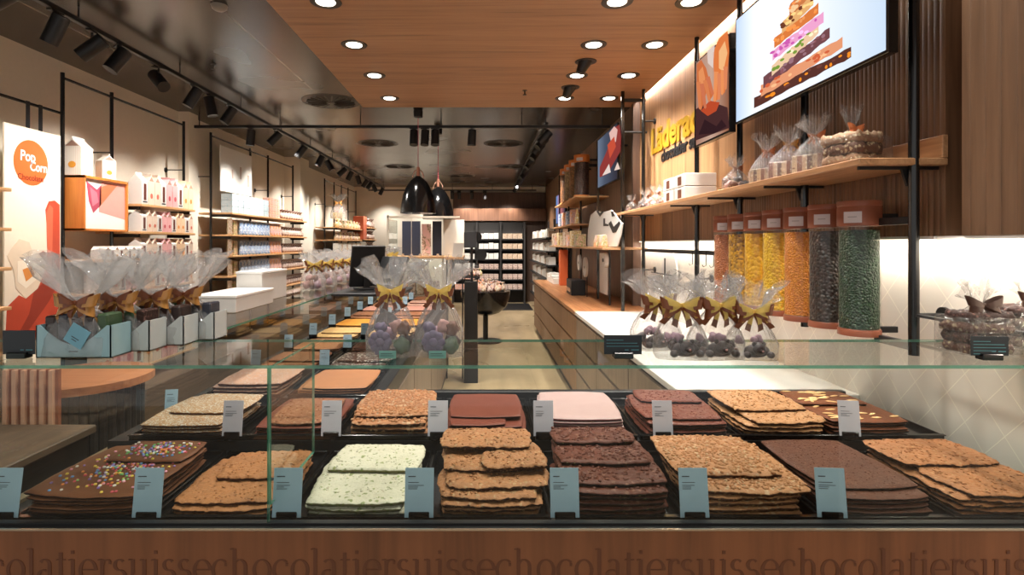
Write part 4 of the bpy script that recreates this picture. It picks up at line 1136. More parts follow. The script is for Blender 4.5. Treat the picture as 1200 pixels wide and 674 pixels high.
# bags on the long oak shelf
sy = [(5.35, .10), (5.0, .10), (4.72, .11), (4.45, .11)]
zsf = 1.846
def shelf_bag(y, w, h, kind, seed, label, bm=m_gbow):
    x = 1.42
    r = gift_bag(label, w, w*.8, h, w*.36, h*.42, seed, ((bm, 1, 0),), w*.22, m_cello, 'cellophane bags on the long oak shelf', (x, y, zsf), PI/2+.6, pleat=10)
    rs = random.Random(seed)
    for k in range(7 if kind == 'bar' else 6):
        mb = MB()
        q = w*(.26 if kind == 'bar' else .2)
        if kind == 'bar': mb.box(-q*.28, -q*1.0, -q*.95, q*.28, q*1.0, q*.95, .003)
        else: lump(mb, (0, 0, 0), q, k+seed, n=12)
        o = mb.build('praline', [m_mchoc, m_rocky, m_dkc, m_rose][(k+seed) % 4], None, False, 'all' if kind != 'bar' else False)
        if kind == 'bar':
            o.location = (x+.0, y, zsf+.004+q) if False else (x-math.sin(.6)*(k-3)*w*.13, y+math.cos(.6)*(k-3)*w*.13, zsf+.004+q); o.rotation_euler = (0, 0, PI/2+.6)
            o.data.materials[0] = [nou_a, m_mchoc, nou_b, m_rocky][(k+seed) % 4]
        else: o.location = (x+(-.25+.5*(k % 2))*w, y+(-.3+.3*(k//2))*w, zsf+.004+q*1.0+(0 if k < 4 else q*1.2)); o.rotation_euler = (0, 0, .6)
        tag(o, 'chocolate piece inside the %s' % label.replace('small cellophane ', '').replace('cellophane ', '').replace('large ', ''), 'chocolate', 'pieces inside shelf bag %d' % seed)
shelf_bag(5.3, .11, .11, 'l', 101, 'small cellophane bag at the far end of oak shelf', m_bbow)
shelf_bag(4.85, .12, .12, 'l', 102, 'cellophane bag with white fan, second from shelf end', m_bbow)
shelf_bag(4.55, .12, .12, 'l', 103, 'cellophane bag just behind the white boxes', m_bbow)
shelf_bag(4.32, .11, .10, 'l', 104, 'small cellophane bag touching the white boxes', m_bbow)
for i, (y, z) in enumerate(((3.98, 0), (3.98, .088), (3.74, 0), (3.74, .088))):
    o = T('gift_box', 'white gift box with brown picture on the oak shelf, %s %s' % ('upper' if z else 'lower', 'nearer' if i > 1 else 'further'), 'box', (1.42, y, zsf+z+.0005), 'white gift boxes on the oak shelf')
    MB().box(1.33, y-.10, zsf+z, 1.54, y+.10, zsf+z+.085, .003).build('carton', m_white, o)
    MB().box(1.3292, y-.03, zsf+z+.012, 1.33, y+.04, zsf+z+.07).build('picture', M((112, 66, 44), .5), o)
shelf_bag(3.10, .13, .13, 'l', 105, 'round cellophane bag just right of the white boxes', m_bbow)
shelf_bag(2.76, .15, .17, 'bar', 106, 'cellophane bag of wafer sticks with orange bow', m_orange)
shelf_bag(2.56, .16, .17, 'bar', 107, 'cellophane bag of striped bars with pale bow', m_gbow)
shelf_bag(2.36, .16, .17, 'bar', 108, 'cellophane bag of dark cubes with curled bow', m_orange)
wrapped_stack(1.42, 2.12, zsf, .17, .17, .125, 'large cellophane block of nut chocolate near the shelf end', 'on the oak shelf', m_orange, 111, 3, .3, .035, (choc('nougat_a', (176, 140, 110), (236, 220, 180), 70, .4, bstr=1), choc('nougat_b', (110, 76, 60), (220, 200, 160), 70, .4, bstr=1)), .075)

m_crum = cello('crumpled_cellophane', .27)
# light blue boxes with wrapped chocolate at left end of the glass top
m_lblue = M((158, 196, 206), .5); m_bl2 = M((120, 178, 200), .5)
for i in range(4):
    w = .27; x0 = (42-VX)*1.42/F + i*.046; y = 1.42+i*.088
    zt = TOPZ+.001
    lab = ['nearest, with blue swing tag', 'second', 'third', 'rearmost'][i]
    o = T('gift_tray', '%s curved gift tray on the left glass top, %s' % ('pale blue' if i == 0 else 'greyish white', lab), 'gift tray', (x0+.16, y+.06, zt), 'pale blue gift trays')
    W = .195
    n = 18; top = [(x0+W*k/n, zt+.085-.050*math.sin(PI*min(1, max(0, (k/n-.06)/.88)))) for k in range(n+1)]
    poly = [(x0, zt)]+[(x0+W, zt)]+list(reversed(top))
    MB().prism(poly, y, y+.0025, 'y').prism(poly, y+.080, y+.0825, 'y').box(x0, y, zt, x0+W, y+.0825, zt+.003).box(x0, y, zt, x0+.003, y+.082, zt+.085).box(x0+W-.003, y, zt, x0+W, y+.082, zt+.085).build('tray', m_lblue if i == 0 else M((200, 208, 208), .5), o)
    MB().box(x0+W*.44, y-.0004, zt+.016, x0+W*.56, y, zt+.0185).build('lettering', m_ink, o)
    for k in range(5):
        xx = x0+.012+k*(W-.024)/5
        mbc = MB().box(xx, y+.012, zt+.004, xx+(W-.024)/5*.82, y+.075, zt+.108+.006*math.sin(k*2.1), .004)
        q = mbc.build('chocolate_pouch', [m_dkc, M((50, 54, 66), .3), m_rocky2, m_dkc, m_grn, m_rocky2][(k+i) % 6], loc=(xx, y+.06, zt+.004))
        tag(q, 'dark wrapped chocolate pouch in the %s curved tray, %s from left' % (lab.split(',')[0], ORD[k]), 'chocolate', 'pouches in the %s blue tray' % lab.split(',')[0])
    r = gift_bag('crumpled clear cellophane wrap with gold bow over the %s curved tray' % lab.split(',')[0], W*.98, .095, .135, .115 if i == 0 else .105, .12, 120+i, ((m_gbow, 1.3, -.004), (m_bbow, 1.0, .004)), .042, m_crum, 'wraps over the blue trays', (x0+W*.47, y+.042, zt+.003), 0, pleat=11)
tgp = T('swing_tag', 'square light blue swing tag hanging on the nearest gift tray', 'tag', ((90-VX)*1.41/F, 1.41, 1.31))
mb = MB().box(-.026, 0, -.026, .026, .0012, .026); mb.xf(Matrix.Rotation(.55, 4, 'Y')); mb.build('card', m_bl2, tgp, False)
mb = MB().box(-.012, -.0005, -.008, .010, 0, -.006).box(-.008, -.0005, -.014, .006, 0, -.012); mb.xf(Matrix.Rotation(.55, 4, 'Y')); mb.build('lettering', m_ink, tgp, False)
# ================================================================== CEILING FIXTURES
m_lampglow = emit((255, 240, 220), 9, 'lamp_glow')
m_ring = M((34, 30, 28), .4)
def mk_downlight():
    r = T('ceiling_downlight', 'x x x x', 'ceiling light', (0, 0, 0), 'round downlights in the wooden ceiling')
    MB().lathe([(.062, .0), (.062, -.004), (.092, -.004), (.095, 0), (.095, .004)], (0, 0, 0), 28).build('ring', m_ring, r, False, True)
    mb = MB(); mb.lathe([(.0, .012-.02), (.035, -.012), (.055, -.004), (.058, .0)], (0, 0, 0), 24); mb.build('lamp', m_lampglow, r, False, 'all')
    return r
pr = Proto(mk_downlight())
DL = []
for cx, ww in ((-.96, 'left row'), (.79, 'middle row'), (1.235, 'right row')):
    for k, y in enumerate((1.82, 2.55, 3.28, 3.99, 4.72, 5.46)):
        if y < 3.2: DL.append((cx, y)); continue
        DL.append((cx, y))
        pr.put((cx, y, 2.999), 0, 'round black rimmed downlight, %s of the %s counted from the camera' % (ORD[k-2], ww))
def mk_tilt():
    r = T('ceiling_spotlight', 'x x x x', 'ceiling light', (0, 0, 0), 'swivelled recessed spotlights')
    MB().lathe([(.05, .0), (.05, -.004), (.085, -.004), (.088, .004)], (0, 0, 0), 28).build('ring', m_ring, r, False, True)
    mb = MB().lathe([(.028, -.115), (.034, -.11), (.056, -.0), (.05, .0)], (0, 0, 0), 22)
    mb.xf(Matrix.Translation((0, 0, .012)) @ Matrix.Rotation(.42, 4, 'Y')); mb.build('cone', m_black, r, False, True)
    return r
pr = Proto(mk_tilt())
pr.put((.80, 4.36, 2.999), 0, 'swivelled cone spotlight in the wooden ceiling, nearer of two')
pr.put((.79, 5.08, 2.999), 0, 'swivelled cone spotlight in the wooden ceiling, further of two')

def track(label, p0, p1):
    o = T('light_track', label, 'light track', p0)
    p0, p1 = Vector(p0), Vector(p1); along_y = abs(p1.y-p0.y) > abs(p1.x-p0.x)
    w = .018
    if along_y: MB().box(p0.x-w, p0.y, p0.z-.012, p0.x+w, p1.y, p0.z+.02, .002).build('rail', m_black, o)
    else: MB().box(p0.x, p0.y-w, p0.z-.012, p1.x, p0.y+w, p0.z+.02, .002).build('rail', m_black, o)
    mb = MB(); n = int((p1-p0).length/1.2)+1
    for i in range(n+1):
        q = p0.lerp(p1, min(1, (i+.1)/(n+.2)))
        mb.cyl((q.x, q.y, p0.z+.02), (q.x, q.y, 3.0495), .006, n=6)
    mb.build('hanger', m_black, o)
    return o
track('long black light track above the left racks', (-2.58, 2.2, 2.955), (-2.58, 13.9, 2.955))
track('black light track crossing the shop behind the wooden ceiling', (-3.42, 6.35, 2.90), (1.45, 6.35, 2.90))
track('black light track running back above the aisle on the right', (.72, 6.42, 2.955), (.72, 13.4, 2.955))
track('far black light track before the rear wall', (-3.0, 13.98, 2.90), (1.3, 13.98, 2.90))
def mk_head(lit):
    r = T('track_spotlight', 'x x x x', 'spotlight', (0, 0, 0))
    MB().box(-.018, -.05, -.012, .018, .05, 0, .002).cyl((0, 0, -.012), (0, 0, -.075), .008, n=8).build('stem', m_black, r, False, True)
    tb = MB().lathe([(.042, -.09), (.048, -.092), (.048, .085), (.043, .09), (.0, .09)], (0, 0, 0), 24)
    tb.mat(0)
    tb.xf(Matrix.Translation((0, 0, 0)))
    h = tb.build('housing', m_black, r, False, True)
    h.location = (0, 0, -.11)
    l = MB().lathe([(0, -.082), (.041, -.082)], (0, 0, 0), 20); l.f = [f for f in l.f if len(f) == 4]; l.mi = l.mi[:len(l.f)]
    g = l.build('lamp', m_lampglow if lit else m_ring, None, False, 'all'); g.parent = h
    return r
hl, hd = mk_head(True), mk_head(False)
used = {id(hl): False, id(hd): False}
def head(x, y, z, yaw, tilt, lit, label, group, s=1.0):
    src = hl if lit else hd
    if not used[id(src)]:
        used[id(src)] = True; r = src
        r['label'] = label; r['group'] = group; r.location = (x, y, z); r.rotation_euler = (0, 0, yaw)
    else: r = dup(src, (x, y, z), yaw, label, group)
    r.scale = (s,)*3
    for c in r.children:
        if c.name.startswith('housing'):
            if c.data.users > 1 and False: pass
            c.rotation_euler = (0, tilt, 0)
    return r
HEADS = []
lt = [(65, 1, -.5, 0), (108, 0, -.95, .2), (138, 0, -.6, .8), (186, 1, .95, -.5), (226, 0, -.55, .4), (247, 0, .25, 0), (268, 0, -.6, .5), (322, 1, -.8, .3), (353, 1, -.8, -.2), (375, 0, -.5, .2), (386, 0, .6, 0), (401, 1, -.9, .3), (410, 0, -.5, 0), (420, 0, .3, .2), (428, 1, -.7, 0), (433, 1, -.7, .4), (439, 0, .5, 0), (447, 0, -.5, .2)]
for i, (px, lit, tl, yw) in enumerate(lt):
    y = F*2.58/(VX-px)
    if y > 13.6: y = 13.6-.2*(len(lt)-i)
    head(-2.58, y, 2.943, yw, -tl*.9, lit, 'black cylinder spotlight on the left light track, %s from the camera' % ORD[i], 'spotlights on the left track')
head(-2.58, 2.85, 2.943, .3, .9, 0, 'black cylinder spotlight cut off by top left picture corner', 'spotlights on the left track', 1.15)
for i, (px, lit, tl, yw) in enumerate([(294, 0, .1, 0), (485, 0, .2, PI/2), (498, 1, .15, 1.3), (510, 0, .2, PI/2), (553, 0, .05, 0)]):
    head((px-VX)*6.35/F, 6.35, 2.888, yw, tl, lit, 'black spotlight on the crossing light track, %s from the left' % ORD[i], 'spotlights on the crossing track')
for i, (y, lit) in enumerate([(6.6, 0), (7.0, 0), (7.4, 0), (7.9, 1), (8.4, 1), (8.9, 0), (9.5, 1), (10.3, 0), (11.2, 1), (12.1, 0), (12.9, 1)]):
    head(.72, y, 2.943, .4 if i % 2 else -.3, .7 if lit else .8, lit, 'black spotlight on the aisle light track, %s from the camera' % ORD[i], 'spotlights on the aisle track')
for i, px in enumerate((530, 538, 553, 568)):
    head((px-VX)*13.98/F, 13.98, 2.888, PI/2, -.45, 0, 'small spotlight in front of the rear wall, %s from left' % ORD[i], 'spotlights before the rear wall')
# air diffusers, detector, sprinklers
def mk_diff():
    r = T('ceiling_diffuser', 'x x x x', 'air vent', (0, 0, 0), 'round air diffusers in the black ceiling')
    MB().lathe([(.02, -.012), (.27, -.004), (.285, 0), (.30, -.002), (.30, .002)], (0, 0, 0), 40).build('plate', M((52, 48, 45), .4, metal=.3), r, False, True)
    mb = MB()
    for k in range(20):
        a = 2*PI*k/20; ca, sa = math.cos(a), math.sin(a); p0 = Vector((ca*.05, sa*.05, -.013)); p1 = Vector((ca*.25, sa*.25, -.007)); n_ = Vector((-sa, ca, 0))*.006
        mb.add([p0-n_, p0+n_, p1+n_*1.5, p1-n_*1.5, p0-n_+Vector((0, 0, -.006)), p1-n_*1.5+Vector((0, 0, -.01))], [(0, 1, 2, 3), (0, 4, 5, 3)])
    mb.lathe([(.0, -.022), (.03, -.02), (.034, -.01)], (0, 0, 0), 16)
    mb.build('vanes', M((92, 86, 80), .4, metal=.4), r, False)
    return r
pr = Proto(mk_diff())
for i, (px, py) in enumerate(((388, 119), (443, 168), (590, 168), (468, 195), (598, 195), (541, 206))):
    y = F*1.5/(VY-py)
    pr.put(((px-VX)*y/F, y, 3.049), 0, 'round ceiling air diffuser, %s from the camera' % ORD[i])
o = T('smoke_detector', 'pale round detector dome on the black ceiling at the top', 'detector', P(257, 6, 640*1.5/279))
MB().lathe([(.0, -.035), (.03, -.032), (.045, -.02), (.05, 0)], (o.location.x, o.location.y, 3.049), 24).build('dome', M((120, 114, 106), .4), o, smooth=True)
o.location.z = 3.049
for c in o.children:
    for v in c.data.vertices: v.co.z -= 0
o.children[0].location = (0, 0, 0)
for i, (px, py, h, ztop) in enumerate(((250, 75, .05, 3.049), (615, 106, .05, 2.999))):
    y = F*(ztop-EYE)/(VY-py); x = (px-VX)*y/F
    o = T('sprinkler_head', 'small sprinkler head in the %s' % ('black ceiling' if i == 0 else 'wooden ceiling'), 'sprinkler', (x, y, ztop))
    MB().cyl((x, y, ztop), (x, y, ztop-.04), .006, n=8).cyl((x, y, ztop-.04), (x, y, ztop-.045), .02, n=10).cyl((x, y, ztop), (x, y, ztop-.004), .024, n=12).build('head', M((60, 54, 48), .4, metal=.5), o)

# pendants
def pendant(x, y, zb, dia, label):
    o = T('pendant_lamp', label, 'pendant lamp', (x, y, zb), 'black dome pendant lamps')
    R = dia/2; H = dia*1.05
    prof = [(R*.985, 0), (R, .004), (R*.99, H*.08), (R*.94, H*.28), (R*.85, H*.48), (R*.70, H*.68), (R*.50, H*.84), (R*.28, H*.94), (R*.15, H*.985), (R*.13, H)]
    MB().lathe(prof+[(R*.0, H)], (x, y, zb), 48).build('shade', m_blackg, o, smooth=True)
    inner = [(R*.98, .001), (R*.92, H*.28), (R*.68, H*.66), (R*.2, H*.9), (0, H*.92)]
    mb = MB(); mb.lathe(list(inner), (x, y, zb), 40); mb.f = [f for f in mb.f if len(f) == 4]; mb.mi = mb.mi[:len(mb.f)]
    mb.build('lining', M((226, 220, 210), .5), o, smooth='all')
    hp = []
    for k in range(13):
        a = PI*k/12; hp.append((x+.062*math.cos(a), y, zb+H*.94+.10*math.sin(a)))
    MB().tube(hp, .006, 8).build('handle', M((214, 170, 150), .25, metal=.8), o, smooth='all')
    MB().cyl((x, y, zb+H), (x, y, zb+H+.10), .02, n=14).build('socket', M((160, 110, 90), .3, metal=.6), o, smooth=True)
    MB().cyl((x, y, zb+H+.10), (x, y, 2.99), .004, n=8).build('cord', M((150, 40, 60), .6), o)
    MB().lathe([(.0, -.09), (.05, -.08), (.055, -.02), (.05, .0), (0, 0)], (x, y, 3.049), 20).build('canopy', m_black, o, smooth=True)
    return o
pendant((490-VX)*6.15/F, 6.15, 1.885, .40, 'large glossy black dome pendant lamp on red cord, nearer one')
pendant((513.5-VX)*7.1/F, 7.1, 1.86, .40, 'black dome pendant lamp partly behind the nearer one')

# ================================================================== LEFT RACKS
def rack_post(x, y, z0, z1, label, grp, arms=()):
    o = T('rack_post', label, 'post', (x, y, z0), grp)
    MB().cyl((x, y, z0), (x, y, z1), .015, n=12).build('pole', m_blackg, o, smooth=True)
    for z in arms:
        MB().cyl((x, y, z), (-3.503, y, z), .006, n=8).cyl((-3.49, y, z), (-3.499, y, z), .028, n=14).build('wall_bracket', m_black, o, smooth=True)
    return o
PXX = -3.30
posts = [(4.26, 'nearest'), (4.82, 'second'), (5.97, 'third'), (6.56, 'fourth'), (7.66, 'fifth'), (8.28, 'sixth'), (9.35, 'seventh'), (11.2, 'eighth'), (11.9, 'ninth'), (12.5, 'tenth'), (13.1, 'eleventh'), (13.9, 'twelfth')]
for i, (y, w_) in enumerate(posts):
    rack_post(PXX, y, .32, 2.88, 'tall black rack post before the left wall, %s from the camera' % w_, 'posts along the left wall', (2.35,))
rack_post(PXX, 3.05, .32, 2.72, 'black rack post left of the popcorn poster', 'posts along the left wall')
for y0, y1, nm, z in ((3.05, 4.25, 'over the popcorn poster', 2.56), (4.26, 5.97, 'over the popcorn cartons', 2.84), (6.56, 9.35, 'over the blue packets', 2.84), (11.2, 13.9, 'over the far snack rack', 2.84)):
    o = T('rack_rail', 'thin black top rail of the rack %s' % nm, 'rail', (PXX, y0, z))
    MB().cyl((PXX, y0+.017, z), (PXX, y1-.017 if y1 > 4.3 else y1-.01, z), .011, n=10).build('bar', m_blackg, o, smooth=True)

def rshelf(y0, y1, z, label, grp, xf=-3.05, t=.022):
    o = T('rack_shelf', label, 'shelf', (-3.2, (y0+y1)/2, z-t), grp)
    MB().box(-3.46, y0, z-t, xf, y1, z, .003).build('board', m_oak, o)
    for y in (y0+.03, y1-.05): MB().box(-3.32, y, z-t-.03, xf-.04, y+.02, z-t, .002).build('bracket', m_black, o)
    return o
HZ = [1.90, 1.655, 1.40, 1.15, .90]
for i, z in enumerate(HZ):
    rshelf(4.84 if i < 3 else 4.28, 5.74, z, 'oak shelf of popcorn cartons, %s from the top' % ORD[i], 'oak shelves of the popcorn rack')
rshelf(4.28, 4.80, 1.42, 'short oak shelf under the orange display box', 'oak shelves of the popcorn rack', -3.0)
tag(rshelf(4.28, 5.74, .46, 'lowest oak shelf of the popcorn rack with tall cartons', 'oak shelves of the popcorn rack'), 'lowest oak shelf of the popcorn rack with tall cartons', 'shelf', 'oak shelves of the popcorn rack')

# popcorn cartons
def stripes(name, base, st, n=120):
    t = NT(name); tc = t.t.nodes.new('ShaderNodeTexCoord'); sp = t.t.nodes.new('ShaderNodeSeparateXYZ'); t.l(tc.outputs['Object'], sp.inputs[0])
    f = t.math('SINE', t.math('MULTIPLY', sp.outputs[1], 2*PI*n)); 
    col = t.mix(t.math('GREATER_THAN', f, .2), lin(base), lin(st))
    return t.done(t.bsdf(col, .5))
vari = {'beige': (stripes('beige_stripes', (232, 214, 198), (214, 190, 170)), (206, 110, 90)), 'pink': (stripes('pink_stripes', (240, 190, 190), (226, 160, 164)), (200, 90, 100)),
        'peach': (stripes('peach_stripes', (240, 214, 186), (228, 184, 140)), (226, 140, 70)), 'white': (stripes('white_stripes', (240, 234, 226), (228, 214, 200)), (230, 160, 60))}
def mk_carton(kind, side):
    """faces +x; side: the broad face with its window looks to the aisle"""
    bm_, em = vari[kind]
    r = T('popcorn_carton', 'x x x x', 'carton', (0, 0, 0)); w, d, h, g = .10, .10, .17, .05   # unit carton 0.22 high
    mb = MB(); mb.box(-d/2, -w/2, 0, d/2, w/2, h, .002)
    if not side: mb.prism([(-w/2, h), (w/2, h), (0, h+g)], -d/2, d/2, 'x').box(-d/2, -.003, h+g-.006, d/2, .003, h+g+.014)
    else: mb.prism([(-d/2, h), (d/2, h), (0, h+g)], -w/2, w/2, 'y').box(-.003, -w/2, h+g-.006, .003, w/2, h+g+.014)
    mb.build('carton', bm_ if not side else m_white, r, False)
    if not side:
        c_ = MB(); c_.cyl((d/2+.0004, 0, .065), (d/2+.0012, 0, .065), .020, n=16); c_.build('emblem', M(em, .5), r, False)
        g_ = MB(); g_.prism([(-.036, h+.006), (.036, h+.006), (0, h+g-.010)], d/2+.0004, d/2+.001, 'x'); g_.build('gable', M((176, 136, 120), .6), r, False)
    else:
        c_ = MB().box(d/2+.0004, -.020, .03, d/2+.0012, .020, .15); c_.build('window', M((104, 58, 50), .35, var=.4, nscale=200), r, False)
        c2_ = MB().box(d/2+.0004, -.034, .012, d/2+.0011, .034, .022); c2_.build('lettering', m_ink, r, False)
    return r
prs = {(k, s): Proto(mk_carton(k, s)) for k in vari for s in (0, 1) if not (s and k != 'white')}
prs[('pink', 1)] = prs[('peach', 1)] = prs[('beige', 1)] = prs[('white', 1)]
seqs = [('white', 1), ('beige', 0), ('beige', 0), ('white', 1), ('pink', 0), ('pink', 0), ('white', 1), ('peach', 0), ('peach', 0)]
def carton_row(y0, y1, z, n, sc, where, seq=seqs, xc=-3.12):
    for i in range(n):
        k, s = seq[i % len(seq)]
        y = y0+(y1-y0)*(i+.5)/n
        wy = (y1-y0)/n*.94/.10
        kk = prs[(k, s)]
        kk.put((xc, y, z+.0008), 0, '%s %s popcorn carton %s, %s from the left' % (k if not s else 'white', 'gable top' if not s else 'windowed', where, ORD[i]), 'popcorn cartons %s' % where, (1.2, wy, sc))
cw = ['on the top shelf', 'on the second shelf', 'on the third shelf', 'on the fourth shelf', 'on the fifth shelf']
carton_row(4.86, 5.72, HZ[0], 9, 1.22, cw[0])
for i in (1, 2): carton_row(4.86, 5.72, HZ[i], 11, .83, cw[i])
for i in (3, 4): carton_row(4.32, 5.72, HZ[i], 17, .83, cw[i])
carton_row(4.30, 4.78, 1.42, 9, .45, 'on the short shelf', [('white', 0), ('white', 1)], -3.05)
carton_row(4.35, 5.70, .46, 10, 1.7, 'on the lowest shelf', [('beige', 0), ('pink', 0), ('pink', 0), ('white', 1), ('peach', 0)])
# orange display box
ob = T('display_box', 'orange brown display box with pink chocolate picture inside the popcorn rack', 'display box', (-3.28, 4.5, 1.65))
m_obox = wood('orange_wood', (196, 116, 50), (214, 134, 62), 'Z', .6, .45)
X0, X1, Y0_, Y1_, Z0_, Z1_ = -3.42, -3.14, 4.275, 4.80, 1.65, 2.085
MB().box(X0, Y0_, Z0_, X1, Y0_+.015, Z1_, .001).box(X0, Y1_-.015, Z0_, X1, Y1_, Z1_, .001).box(X0, Y0_, Z0_, X1, Y1_, Z0_+.015).box(X0, Y0_, Z1_-.02, X1, Y1_, Z1_).box(X0, Y0_, Z0_, X0+.012, Y1_, Z1_).build('case', m_obox, ob)
pc = MB()
pc.mat(0).box(-3.165, Y0_+.015, Z0_+.015, -3.16, Y1_-.015, Z1_-.02)
def yz(lst, lay): pc.prism([(Y0_+.015+(Y1_-Y0_-.03)*a, Z0_+.015+(Z1_-Z0_-.035)*b) for a, b in lst], -3.16+.0006*lay, -3.16+.0006*(lay+1), 'x')
pc.mat(1); yz([(.35, .35), (1, .22), (1, 1), (.42, .98), (.36, .7)], 0)
pc.mat(2); yz([(.06, .95), (.30, .8), (.40, .9), (.40, .5), (.22, .32), (.12, .55)], 1)
pc.mat(3); yz([(.36, .45), (.8, .95), (.60, .96), (.38, .85)], 1)
pc.mat(4); yz([(.14, .84), (.30, .74), (.34, .55), (.20, .45)], 2)
pc.build('picture', [M((240, 228, 222), .5), M((226, 160, 150), .5), M((176, 76, 96), .5), M((214, 120, 84), .5), M((206, 120, 136), .5)], ob)
prs[('pink', 0)].put((-3.10, 4.40, Z0_+.017-.017-.0+.0, ), 0, 'x x x x') if False else None
big = Proto(mk_carton('white', 0))
big.put((-3.26, 4.37, 2.086), -PI/2, 'large white striped popcorn carton standing on the orange display box', 'cartons on the display box', (1.3, 1.5, 1.32))
big.put((-3.24, 4.66, 2.086), -.5, 'smaller beige popcorn carton beside the large one on the display box', 'cartons on the display box', (1.1, 1.1, .95))

# popcorn poster
pp = T('poster', 'tall cream popcorn poster with orange disc and red chocolate ribbon', 'poster', (-3.27, 3.7, .5))
PXp = -3.265
def onl(px, py, X=PXp): 
    y = F*X/(px-VX); return (y, EYE-(py-VY)*y/F)
py0 = onl(5, 150)[0]; py1 = onl(71, 150)[0]
zt0 = onl(5, 143)[1]
MB().box(PXp-.012, py0, .55, PXp, py1, zt0, .001).build('board', M((238, 224, 204), .5), pp)
mb = MB().box(PXp-.006, py0+.18, zt0, PXp, py0+.21, 2.565).box(PXp-.006, py1-.2, zt0, PXp, py1-.17, 2.565)
mb.build('hanger', m_black, pp)
cyy, czz = onl(36.5, 191); 
dl = MB(); R1 = (onl(56, 191)[0]-onl(15.5, 191)[0])/2; R2 = abs(onl(36.5, 164)[1]-onl(36.5, 217)[1])/2
dl.prism([(cyy+R1*math.cos(2*PI*k/40), czz+R2*math.sin(2*PI*k/40)) for k in range(40)], PXp+.0002, PXp+.0012, 'x'); dl.build('disc', M((222, 98, 44), .5), pp)
put_text('lettering', 'Pop', .105, m_white, (PXp+.0022, onl(23, 184)[0], onl(23, 187)[1]), (0, 1, 0), (0, -.12, 1), pp, .0004, .002, .2, fit=.13)
put_text('lettering', 'Corn', .095, m_white, (PXp+.0022, onl(34.5, 194)[0], onl(34.5, 199.5)[1]), (0, 1, 0), (0, -.12, 1), pp, .0004, .002, .2, fit=.15)
put_text('lettering', 'Chocolate', .06, M((110, 40, 24), .5), (PXp+.0022, onl(20.5, 208)[0], onl(20.5, 209.5)[1]), (0, 1, 0), (0, -.12, 1), pp, .0004, .0006, 0, fit=.22)
mats = [M((190, 74, 52), .45), M((214, 104, 76), .45), M((150, 58, 44), .45), M((226, 206, 182), .6), M((240, 226, 206), .6), M((216, 140, 70), .5)]
mb = MB()
def pl(pts, mi, lay): mb.mat(mi).prism([onl(a, b) for a, b in pts], PXp+.0004+.0006*lay, PXp+.001+.0006*lay, 'x')
pl([(53, 246), (57, 236), (64, 235), (70, 240), (70, 398), (6, 398), (8, 360), (22, 346), (30, 350), (44, 338), (54, 312), (56, 280)], 0, 0)
pl([(54, 250), (58, 240), (62, 244), (61, 300), (57, 320), (55, 290)], 1, 1)
pl([(40, 340), (50, 332), (60, 320), (68, 300), (69, 330), (58, 352), (44, 372), (30, 392), (20, 394), (34, 368)], 2, 1)
pl([(8, 300), (14, 290), (22, 280), (34, 284), (38, 296), (34, 304), (52, 306), (54, 314), (44, 338), (30, 350), (18, 338), (16, 318)], 3, 2)
pl([(20, 306), (34, 304), (46, 310), (42, 328), (30, 338), (20, 330)], 4, 3)
pl([(26, 316), (36, 312), (40, 322), (30, 330)], 5, 4)
pl([(45, 298), (50, 294), (54, 297), (50, 303)], 2, 4)
mb.build('picture', mats, pp)
# stub shelves at the left picture edge
for i, py in enumerate((220.5, 267, 313, 359)):
    y1 = onl(14, py, -3.0)[0]; z = onl(14, py, -3.0)[1]
    o = T('rack_shelf', 'end of an oak shelf at the left edge, %s from the top' % ORD[i], 'shelf', (-3.1, 3.2, z), 'shelf ends left of the popcorn poster')
    MB().box(-3.23, 2.6, z-.022, -3.0, y1, z, .002).build('board', m_oak, o)

# ------------------------------------------------------------------ rack of blue packets
for i, z in enumerate([1.92]+HZ[1:]):
    rshelf(6.58, 9.33, z, 'oak shelf of the blue packet rack, %s from the top' % ORD[i], 'oak shelves of the blue packet rack', -3.05)
def packm(name, c1, c2, c3=None, sc=60):
    t = NT(name); v = t.coords(); n_ = t.noise(v, sc, 2, .6, 1)
    col = t.ramp(n_, [(.42, lin(c1)), (.46, lin(c2)), (.52, lin(c1)), (.58, lin(c3 or c2))])
    return t.done(t.bsdf(col, .4))
pm = {'blue and white': packm('pack_blue', (226, 232, 238), (60, 120, 186)), 'pink and white': packm('pack_pink', (232, 206, 204), (176, 84, 100), (236, 160, 50)),
      'clear': packm('pack_clear', (200, 176, 164), (226, 210, 200), (104, 58, 46), 40), 'pale blue': packm('pack_pale', (226, 232, 236), (176, 206, 222)), 'green and red': packm('pack_green', (224, 200, 170), (170, 70, 50), (120, 150, 70)), 'yellow': packm('pack_yel', (226, 196, 120), (150, 90, 50), (240, 230, 210)),
      'white': M((232, 228, 220), .5), 'cream': packm('pack_cream', (226, 214, 196), (176, 130, 90))}
def mk_pack(kind, shape='pouch'):
    r = MB()
    if shape == 'pouch':
        n = 10; vs = []; fs = []
        for j in range(n+1):
            f = j/n; hw = .045*(1-.12*f**3); th = .026*(1-f**1.8)+.002
            for k in range(12):
                a = 2*PI*k/12; vs.append((th*math.sin(a)+.0, hw*math.copysign(abs(math.cos(a))**.6, math.cos(a)), f*.17))
        for j in range(n):
            for k in range(12): fs.append((j*12+k, (j*12+(k+1) % 12), (j+1)*12+(k+1) % 12, (j+1)*12+k))
        fs.append(tuple(reversed(range(12)))); fs.append(tuple(range(n*12, n*12+12)))
        r.add(vs, fs)
    elif shape == 'box': r.box(-.05, -.045, 0, .05, .045, .17, .002)
    else:   # tied little bag
        r.lathe([(.034, 0), (.042, .03), (.040, .07), (.016, .10), (.010, .105), (.024, .13), (.034, .145)], (0, 0, 0), 14)
    me = r.build('snack_pouch' if shape == 'pouch' else ('carton_box' if shape == 'box' else 'tied_bag'), pm[kind], None, False, 'all' if shape != 'box' else False)
    return me
_pk = {}
